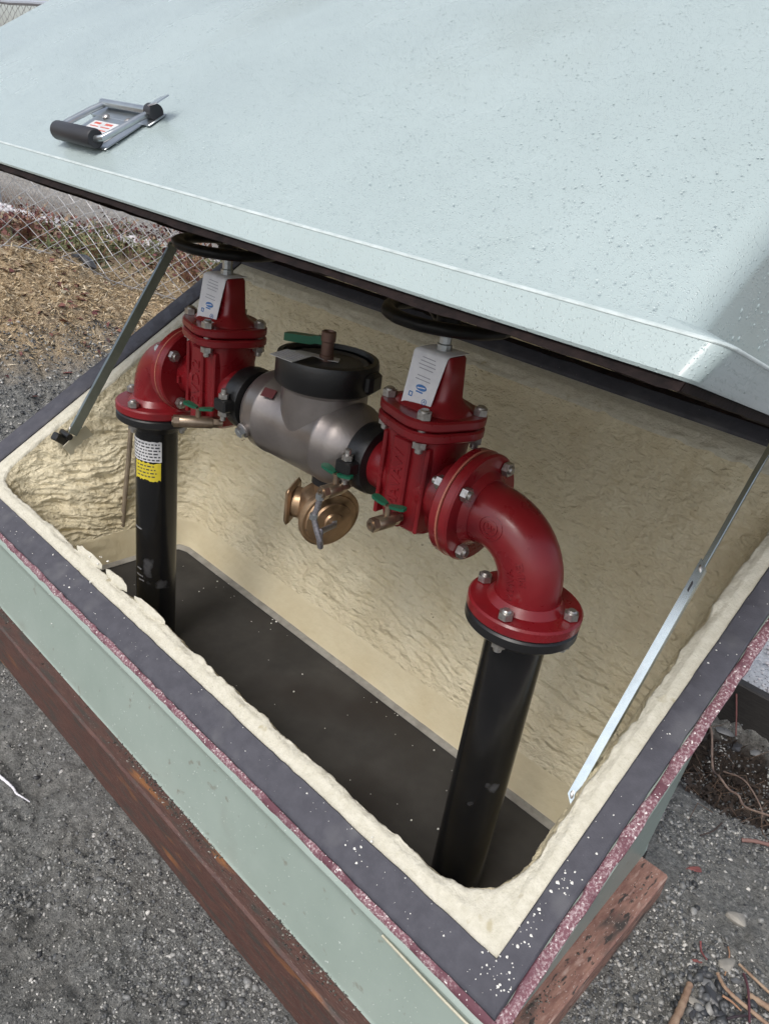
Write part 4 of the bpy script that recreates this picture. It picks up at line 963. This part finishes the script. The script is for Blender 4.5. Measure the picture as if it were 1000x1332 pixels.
def pebbles(name, xs, ys, rlo, rhi, m, label, pw=2.5, sink=.2, zf=terrain):
    n = len(xs); Vs, Fs = [], []; o = 0; grp = RNG.integers(0, len(TM), n); rad = rlo + (rhi - rlo) * RNG.random(n) ** pw
    z = zf(xs, ys); Rm = rotm(n)
    for t in range(len(TM)):
        s_ = np.where(grp == t)[0]
        if not len(s_): continue
        v, f_ = TM[t]; P = np.einsum('nij,kj->nki', Rm[s_], v) * rad[s_][:, None, None]; P[:, :, 2] *= .8
        P += np.stack([xs[s_], ys[s_], z[s_] + rad[s_] * sink], 1)[:, None]
        Vs.append(P.reshape(-1, 3)); Fs.append((f_[None] + (np.arange(len(s_)) * 12)[:, None, None]).reshape(-1, 3) + o); o += 12 * len(s_)
    ob = fast_obj(name, np.vstack(Vs), np.vstack(Fs), m, None, False, 'stuff'); ob['label'] = label; return ob
def scatter(n, x0, x1, y0, y1, dens=None):
    x = x0 + (x1 - x0) * RNG.random(n); y = y0 + (y1 - y0) * RNG.random(n)
    k = np.ones(n, bool)
    k &= ~((x > -2.42) & (x < .086) & (y > -.165) & (y < .88))
    if dens is not None: k &= RNG.random(n) < dens(x, y)
    return x[k], y[k]
def dmask(sc, lo, hi, seed): return lambda x, y: smooth((fbm(np.stack([x * sc, y * sc, 0 * x], 1), 3, seed) - lo) / (hi - lo)) * .9 + .1
def pieces_mat(name, stops, rough=.6):
    m = bpy.data.materials.new(name); m.use_nodes = True; n = m.node_tree; b = n.nodes['Principled BSDF']; b.inputs['Roughness'].default_value = rough
    g = n.nodes.new('ShaderNodeNewGeometry'); c = n.nodes.new('ShaderNodeValToRGB'); e = c.color_ramp.elements; c.color_ramp.interpolation = 'LINEAR'
    while len(e) < len(stops): e.new(.5)
    for k, (p, cl) in enumerate(stops): e[k].position = p; e[k].color = (*cl, 1)
    n.links.new(g.outputs['Random Per Island'], c.inputs[0]); n.links.new(c.outputs[0], b.inputs['Base Color']); return m
LEAFT = pieces_mat('tan_straw_pieces', [(0, (.30, .21, .12)), (.3, (.44, .33, .19)), (.65, (.56, .45, .29)), (.92, (.66, .57, .42)), (1, (.20, .09, .06))], .8)
LEAFR = pieces_mat('dead_leaf_pieces', [(0, (.05, .025, .02)), (.35, (.13, .04, .04)), (.7, (.19, .085, .06)), (.9, (.26, .19, .12)), (1, (.30, .27, .2))], .7)
LEAFG = pieces_mat('weed_pieces', [(0, (.05, .06, .025)), (.4, (.10, .125, .04)), (.8, (.18, .16, .07)), (1, (.28, .23, .13))], .65)
PEB = pieces_mat('gravel_pieces', [(0, (.025, .026, .028)), (.30, (.085, .088, .09)), (.7, (.20, .20, .193)), (.9, (.31, .305, .288)), (1, (.52, .50, .46))], .5)
_old = mat('mixed_gravel', (.055, .057, .060), .5, col2=(.23, .23, .22), nscale=55, detail=1, ramp=(.34, .62), spots=[((.48, .46, .42), 38, .62, .66)])
x, y = scatter(30000, -2.1, .05, -.75, -.155, dmask(4, -.1, .6, 5)); pebbles('gravel', x, y, .0018, .0085, PEB, 'fine grey gravel pressed in mud before the front beam', 3.0, -.1)
x, y = scatter(26000, -.1, .60, .15, 1.75, dmask(3.5, -.7, .1, 8)); pebbles('gravel', x, y, .0018, .0095, PEB, 'grey crushed gravel beside the right wall of the box', 3.0, 0.)
TM20 = TM
OV = np.array([(1, 0, 0), (-1, 0, 0), (0, 1, 0), (0, -1, 0), (0, 0, 1), (0, 0, -1)], float); OF = np.array([(0, 2, 4), (2, 1, 4), (1, 3, 4), (3, 0, 4), (2, 0, 5), (1, 2, 5), (3, 1, 5), (0, 3, 5)])
def tmpl8(seed):
    rg = np.random.default_rng(seed); return OV * (.6 + .7 * rg.random((6, 1))) + .15 * rg.normal(size=(6, 3)), OF
GRIT = pieces_mat('grit_pieces', [(0, (.024, .024, .025)), (.22, (.095, .095, .090)), (.6, (.22, .216, .20)), (.86, (.34, .333, .305)), (.97, (.42, .41, .38)), (1, (.62, .60, .56))], .55)
SOIL = pieces_mat('soil_pieces', [(0, (.02, .018, .016)), (.5, (.07, .065, .055)), (.85, (.14, .13, .11)), (1, (.40, .38, .34))], .7)
TM = [tmpl8(k) for k in range(10)]
x, y = scatter(60000, -2.1, .05, -.75, -.150, dmask(5, -.8, .3, 25)); pebbles('grit', x, y, .0011, .0042, GRIT, 'fine grit and crumbs of mud before the front beam', 2.2, .1)
x, y = scatter(34000, .02, .50, .12, 1.35, dmask(5, -.8, .3, 28)); pebbles('grit', x, y, .0011, .0040, GRIT, 'fine grit between the gravel right of the box', 2.2, .1)
n = 5200; x = -2.1 + 2.1 * RNG.random(n); y = -.112 - .030 * RNG.random(n) ** 2.2; k = RNG.random(n) < dmask(3.2, -.1, .45, 33)(x, 0 * y); x, y = x[k], y[k]
pebbles('soil_on_beam', x, y, .0012, .0042, SOIL, 'damp soil and grit lying on top of the long front beam', 2.0, .2, lambda a, b: np.full(a.shape, .1495))
n = 900; x = .036 + .026 * RNG.random(n) ** 2; y = -.05 + .74 * RNG.random(n); k = RNG.random(n) < dmask(6, -.2, .4, 35)(0 * x, y); x, y = x[k], y[k]
pebbles('soil_on_beam', x, y, .0012, .0036, SOIL, 'damp soil and grit lying on top of the short right beam', 2.0, .2, lambda a, b: np.full(a.shape, .1465))
TM = TM20
x, y = scatter(260, -2.0, .05, -.75, -.17); pebbles('scattered_stones', x, y, .006, .016, PEB, 'scattered pale and dark small stones in the mud before the beam', 2.0, .0)
x, y = scatter(170, .09, .60, .15, 1.3); pebbles('scattered_stones', x, y, .007, .017, PEB, 'scattered small stones on the gravel right of the box', 2.0, .0)
x, y = scatter(15000, -4.1, -2.5, -.1, 2.3); pebbles('gravel', x, y, .004, .014, PEB, 'grey crushed gravel left of the box', 2.2, .1)
# straw, bark and dead leaves on the bank
def flakes(name, xs, ys, l0, l1, w0, w1, m, label, flat=.35, zf=terrain, lift=.01):
    n = len(xs); z = zf(xs, ys); a = RNG.random(n) * 6.28; tilt = RNG.normal(0, flat, n); ln = l0 + (l1 - l0) * RNG.random(n); wd_ = w0 + (w1 - w0) * RNG.random(n)
    u = np.stack([np.cos(a) * np.cos(tilt), np.sin(a) * np.cos(tilt), np.sin(tilt)], 1); v = np.stack([-np.sin(a), np.cos(a), RNG.normal(0, flat, n)], 1)
    c = np.stack([xs, ys, z + lift * RNG.random(n)], 1); k = (ln * .5)[:, None] * u; w = (wd_ * .5)[:, None] * v; up = np.array([0, 0, 1.]) * (wd_ * .25)[:, None]
    P = np.stack([c - k, c - w + up, c + k, c + w + up], 1).reshape(-1, 3)
    F_ = np.stack([np.arange(n) * 4 + j for j in range(4)], 1)
    ob = fast_obj(name, P, F_, m, None, False, 'stuff'); ob['label'] = label; return ob
x, y = scatter(26000, -5.3, -3.7, -.3, 3.0, lambda x, y: smooth((-x - 3.75) / .4)); flakes('straw_litter', x, y, .012, .065, .003, .010, LEAFT, 'tan straw and bark litter over the bank by the fence')
x, y = scatter(900, -5.2, -3.6, -.2, 2.8, dmask(2.5, .1, .5, 14)); flakes('dead_leaves', x, y, .03, .07, .02, .04, LEAFR, 'reddish brown dead leaves strewn over the bank')
x, y = scatter(5000, -8.2, -4.95, .2, 3.6, dmask(1.5, -.1, .3, 15)); flakes('leaf_drift', x, y, .03, .07, .02, .04, LEAFR, 'drift of dark red dead leaves between the two fences', .7, smoothT, .16)
x, y = scatter(9000, -7.5, -4.80, .2, 3.4, dmask(1.2, -.4, .2, 17)); flakes('weeds', x, y, .06, .16, .006, .014, LEAFG, 'low green weeds growing between the two fences', .9, smoothT, .10)
# pale rubble ridge at the foot of the farther fence
n = 2600; t = RNG.random(n); px_ = -12.5 + 9.6 * t; py_ = 1.85 + (px_ + 13) * (2.2 / 9.8) - .12 + RNG.normal(0, .07, n)
pebbles('pale_rubble', px_, py_, .02, .055, FROST, 'pale lumpy rubble along the foot of the farther fence', 1.5, .5, smoothT)
# fine debris: a shrubby clump of red stems behind the near fence
def shrub(x, y, label, n, h, m):
    T = thing('bush', label, 'bush', (x, y, float(smoothT(np.array([x]), np.array([y]))[0])))
    st = []
    lv = []
    for k in range(n):
        a = random.random() * 6.28; r_ = .5 * h * (.3 + random.random()); tip_ = np.array([r_ * math.cos(a), r_ * math.sin(a), h * (.5 + .5 * random.random())])
        st.append(tube([(0, 0, -.02), tuple(tip_ * .5 + [0, 0, .04]), tuple(tip_)], [.005, .0035, .0015], 5))
        for q in range(9):
            s_ = .35 + .65 * random.random(); p = tip_ * s_ + np.array([random.gauss(0, .03), random.gauss(0, .03), random.gauss(0, .02)]); w_ = .012 + .014 * random.random(); th = random.random() * 6.28
            lv.append((np.array([p, p + [w_ * math.cos(th), w_ * math.sin(th), .006], p + [1.9 * w_ * math.cos(th + .5), 1.9 * w_ * math.sin(th + .5), .012], p + [w_ * math.cos(th + 1), w_ * math.sin(th + 1), -.004]]), [(0, 1, 2, 3)]))
    obj('stems', join(*st), TWIG, T); obj('foliage', join(*lv), m, T, None)
shrub(-5.25, 1.45, 'low red leaved bush left of the post behind the near fence', 22, .30, LEAFR)
shrub(-4.95, 2.55, 'red leaved bush behind the near fence beside the left lid stay', 26, .34, LEAFR)
shrub(-5.45, 2.05, 'low olive green bush between the two red bushes behind the near fence', 20, .24, LEAFG)

# ================================================================== RIGHT-HAND GROUND DETAIL
o = timber('timber_edging', 'blackened timber edging board behind the dug hollow', -.75, 1.9, 1.70, 1.745, -.06, .150, BLKWOOD); o['category'] = 'timber edging'
gx, gy = np.meshgrid(np.linspace(-.8, 2.2, 150), np.linspace(1.746, 4.2, 120)); gz = .118 + .012 * fbm(np.stack([gx.ravel() * 14, gy.ravel() * 14, 0 * gx.ravel()], 1), 3, 91)
ii = np.arange(gx.size).reshape(gx.shape)
fast_obj('pale_gravel_bed', np.stack([gx.ravel(), gy.ravel(), gz], 1), np.stack([ii[:-1, :-1], ii[:-1, 1:], ii[1:, 1:], ii[1:, :-1]], -1).reshape(-1, 4), PALEGR, kind='structure')
x = -.6 + 1.4 * RNG.random(2600); y = 1.75 + 1.3 * RNG.random(2600); pebbles('pale_chippings', x, y, .004, .014, FROST, 'pale chippings spread behind the blackened edging board', 2, .2, lambda a, b: np.full(a.shape, .122))
x, y = np.array([]), np.array([])
def gz1(x, y): return float(terrain(np.array([x]), np.array([y]))[0])
def stone(x, y, s, m, label, rot=0, flat=.6, sink=.25, lng=1.0, seed=0, name='stone', cat='stone'):
    rg = np.random.default_rng(seed + 100); v, f_ = TM[seed % 10]
    # subdivide once for a less crude outline
    v = list(map(tuple, v)); mid = {}; nf = []
    def md(a, b):
        k = (min(a, b), max(a, b))
        if k not in mid: p = (np.array(v[a]) + np.array(v[b])) / 2; v.append(tuple(p * (1.03 + .12 * rg.random()))); mid[k] = len(v) - 1
        return mid[k]
    for a, b, c in f_:
        ab, bc, ca = md(a, b), md(b, c), md(c, a); nf += [(a, ab, ca), (ab, b, bc), (ca, bc, c), (ab, bc, ca)]
    g = (np.array(v) * np.array([s * lng, s, s * flat]), nf)
    o = obj(name, g, m, None, 14); o.location = (x, y, gz1(x, y) + s * flat * (1 - 2 * sink) * .6); o.rotation_euler = (0, 0, rot)
    return tag(o, label, cat)
stone(.248, .801, .026, STONEL, 'rounded pale tan stone half buried right of the short beam end', .4, .7, .35, 1.1, 1)
stone(.293, .542, .024, STONED, 'wedge shaped dark stone among the twigs at lower right', 2.6, .5, .1, 1.35, 2)
stone(.272, .567, .018, STONE, 'grey stone just above the wedge shaped dark stone', .2, .7, .2, 1.1, 3)
stone(.284, .652, .021, STONEL, 'pale brown speckled stone above the curved pale twig', 1.2, .6, .2, 1.2, 4)
stone(.268, .499, .015, STONEL, 'small pale grey stone beside the broken stick', .2, .7, .2, 1.2, 5)
stone(.314, .630, .014, STONE, 'small grey stone under the right end of the curved pale twig', .9, .7, .2, 1.1, 6)
stone(.283, .475, .020, STONED, 'dark stone at the bottom edge beside the broken stick', 1.5, .6, .2, 1.2, 7)
stone(.318, .514, .017, STONED, 'dark angular stone under the thin twigs at the bottom edge', .5, .6, .2, 1.2, 8)
stone(.252, .574, .012, STONED, 'smallest dark stone against the broken stick tip', .5, .7, .2, 1.2, 9)
stone(.108, .866, .013, BRICKM, 'small red brick scrap on the gravel past the beam end', .8, .5, .2, 1.9, 11, 'brick_scrap', 'brick scrap')
stone(.230, .600, .007, BRICKM, 'thin pink brick sliver above the broken stick', .5, .5, .2, 2.4, 12, 'brick_scrap', 'brick scrap')
stone(-.095, 1.650, .030, STONE, 'flat grey stone under the blackened edging board', .3, .5, .2, 1.3, 13)
stone(-.035, 1.640, .024, STONED, 'dark round stone under the edging board, right of the flat grey one', 1.3, .6, .2, 1.1, 14)
stone(.022, 1.655, .020, STONE, 'small grey stone at the right end of the row under the edging board', 1.0, .6, .2, 1.2, 15)
stone(-4.78, 1.62, .10, STONED, 'dark angular rock on the tan bank at the near fence', .3, .6, .2, 1.2, 16)
xs_ = .30 + RNG.normal(0, .035, 90); ys_ = .53 + RNG.normal(0, .045, 90)
pebbles('stone_heap', xs_, ys_, .007, .019, pieces_mat('heap_pieces', [(0, (.03, .032, .036)), (.6, (.085, .088, .092)), (.9, (.17, .17, .165)), (1, (.30, .29, .27))], .45), 'heap of small dark broken stones under the twigs at lower right', 1.3, .2)
def twig(pts, rad, m, label, name='twig'):
    P = [(x, y, gz1(x, y) + h) for x, y, h in pts]
    # smooth catmull-rom
    out = []; V_ = [Vector(p) for p in P]
    for i in range(len(V_) - 1):
        p0, p1, p2, p3 = V_[max(i - 1, 0)], V_[i], V_[i + 1], V_[min(i + 2, len(V_) - 1)]
        for t in np.linspace(0, 1, 6, endpoint=False):
            out.append(.5 * ((2 * p1) + (p2 - p0) * t + (2 * p0 - 5 * p1 + 4 * p2 - p3) * t * t + (3 * p1 - p0 - 3 * p2 + p3) * t ** 3))
    out.append(V_[-1]); n = len(out)
    rd = [rad[0] + (rad[1] - rad[0]) * k / (n - 1) + rad[0] * .12 * math.sin(k * 2.3) for k in range(n)]
    o = obj(name, tube([tuple(p) for p in out], rd, 9), m, None, 50); return tag(o, label, 'twig' if name == 'twig' else name)
twig([(.243, .528, .012), (.249, .487, .014), (.255, .442, .016), (.260, .370, .016)], (.0075, .0095), TWIGP, 'broken thick stick with a pale torn tip at the bottom edge')
twig([(.277, .590, .024), (.299, .572, .028), (.323, .567, .028), (.358, .569, .024), (.430, .575, .02)], (.0042, .005), TWIGP, 'long curved pale twig crossing the stones')
twig([(.302, .681, .010), (.332, .673, .018), (.40, .660, .014)], (.0034, .0038), TWIGP, 'pale twig at the right edge above the curved one')
twig([(.320, .653, .02), (.342, .608, .04), (.373, .535, .02)], (.003, .0026), mat('wine_red_twig', (.10, .035, .045), .6), 'thin wine red twig standing across the stones')
twig([(.345, .622, .014), (.366, .626, .02), (.42, .636, .014)], (.008, .007), TWIGP, 'stubby pale broken stick at the right edge')
twig([(.307, .546, .018), (.326, .552, .026), (.350, .558, .018)], (.003, .002), TWIG, 'short brown twig under the curved pale one')
twig([(.335, .507, .016), (.357, .540, .02), (.385, .575, .02)], (.003, .002), mat('black_twig', (.03, .02, .025), .6), 'dark thin twig lowest on the stones')
twig([(.266, .700, .006), (.278, .672, .012), (.290, .620, .008)], (.002, .0015), TWIG, 'hair thin brown twig left of the speckled stone')
twig([(.214, .650, .006), (.226, .630, .010), (.244, .612, .006)], (.0026, .0018), mat('red_twig', (.20, .06, .06), .6), 'short red twig above the broken stick')
# roots in the hollow
twig([(-.143, 1.60, .03), (-.114, 1.56, .05), (-.048, 1.443, .08), (-.004, 1.355, .09), (.039, 1.326, .09), (.072, 1.312, .09), (.11, 1.282, .08), (.20, 1.285, .07)], (.0042, .0035), ROOT, 'long pale root winding out of the dark hollow', 'root')
twig([(-.016, 1.462, .08), (.054, 1.43, .10), (.129, 1.369, .09), (.16, 1.33, .05)], (.003, .002), ROOT, 'short pale root above the winding one', 'root')
twig([(-.115, 1.690, .13), (-.085, 1.66, .09), (-.055, 1.64, .04)], (.0032, .0025), mat('red_root', (.16, .06, .055), .7), 'thin red root hanging over the edging board', 'root')
twig([(.157, 1.069, .012), (.187, 1.09, .014), (.24, 1.13, .012)], (.006, .0055), mat('wine_root', (.18, .10, .085), .7), 'stubby reddish root at the lower rim of the hollow', 'root')
twig([(.092, 1.091, .012), (.087, 1.032, .012), (.069, .988, .010)], (.0026, .002), mat('dark_root', (.05, .035, .03), .8), 'dark root lying below the hollow near the box', 'root')
fr = []
for k in range(70):
    x, y = random.gauss(.03, .14), random.gauss(1.42, .13); a = random.random() * 6.28; l_ = .05 + .09 * random.random()
    z0 = gz1(x, y); fr.append(tube([(x, y, z0 + .01), (x + l_ * .5 * math.cos(a), y + l_ * .5 * math.sin(a), z0 + .02 + .04 * random.random()), (x + l_ * math.cos(a + .5), y + l_ * math.sin(a + .5), z0 + .02)], [.0016, .0014, .0008], 4))
o = obj('root_fibres', join(*fr), mat('root_fibre', (.10, .065, .045), .8), kind='stuff'); o['label'] = 'tangle of fine brown root fibres in the dark hollow'
x, y = scatter(1600, -.2, .5, 1.0, 1.7, lambda x, y: hollow(x, y)); flakes('soil_crumbs', x, y, .01, .04, .006, .018, mat('dark_bark', (.028, .018, .012), .8), 'dark bark and soil crumbs in the hollow', .8, terrain, .04)
# white cord end on the mud
twig([(-1.44, -.365, .008), (-1.365, -.364, .010), (-1.307, -.359, .016), (-1.290, -.352, .008), (-1.262, -.356, .012), (-1.243, -.351, .010), (-1.225, -.337, .006)], (.0048, .0016), WHITE, 'frayed white cord end lying on the mud before the beam', 'cord')
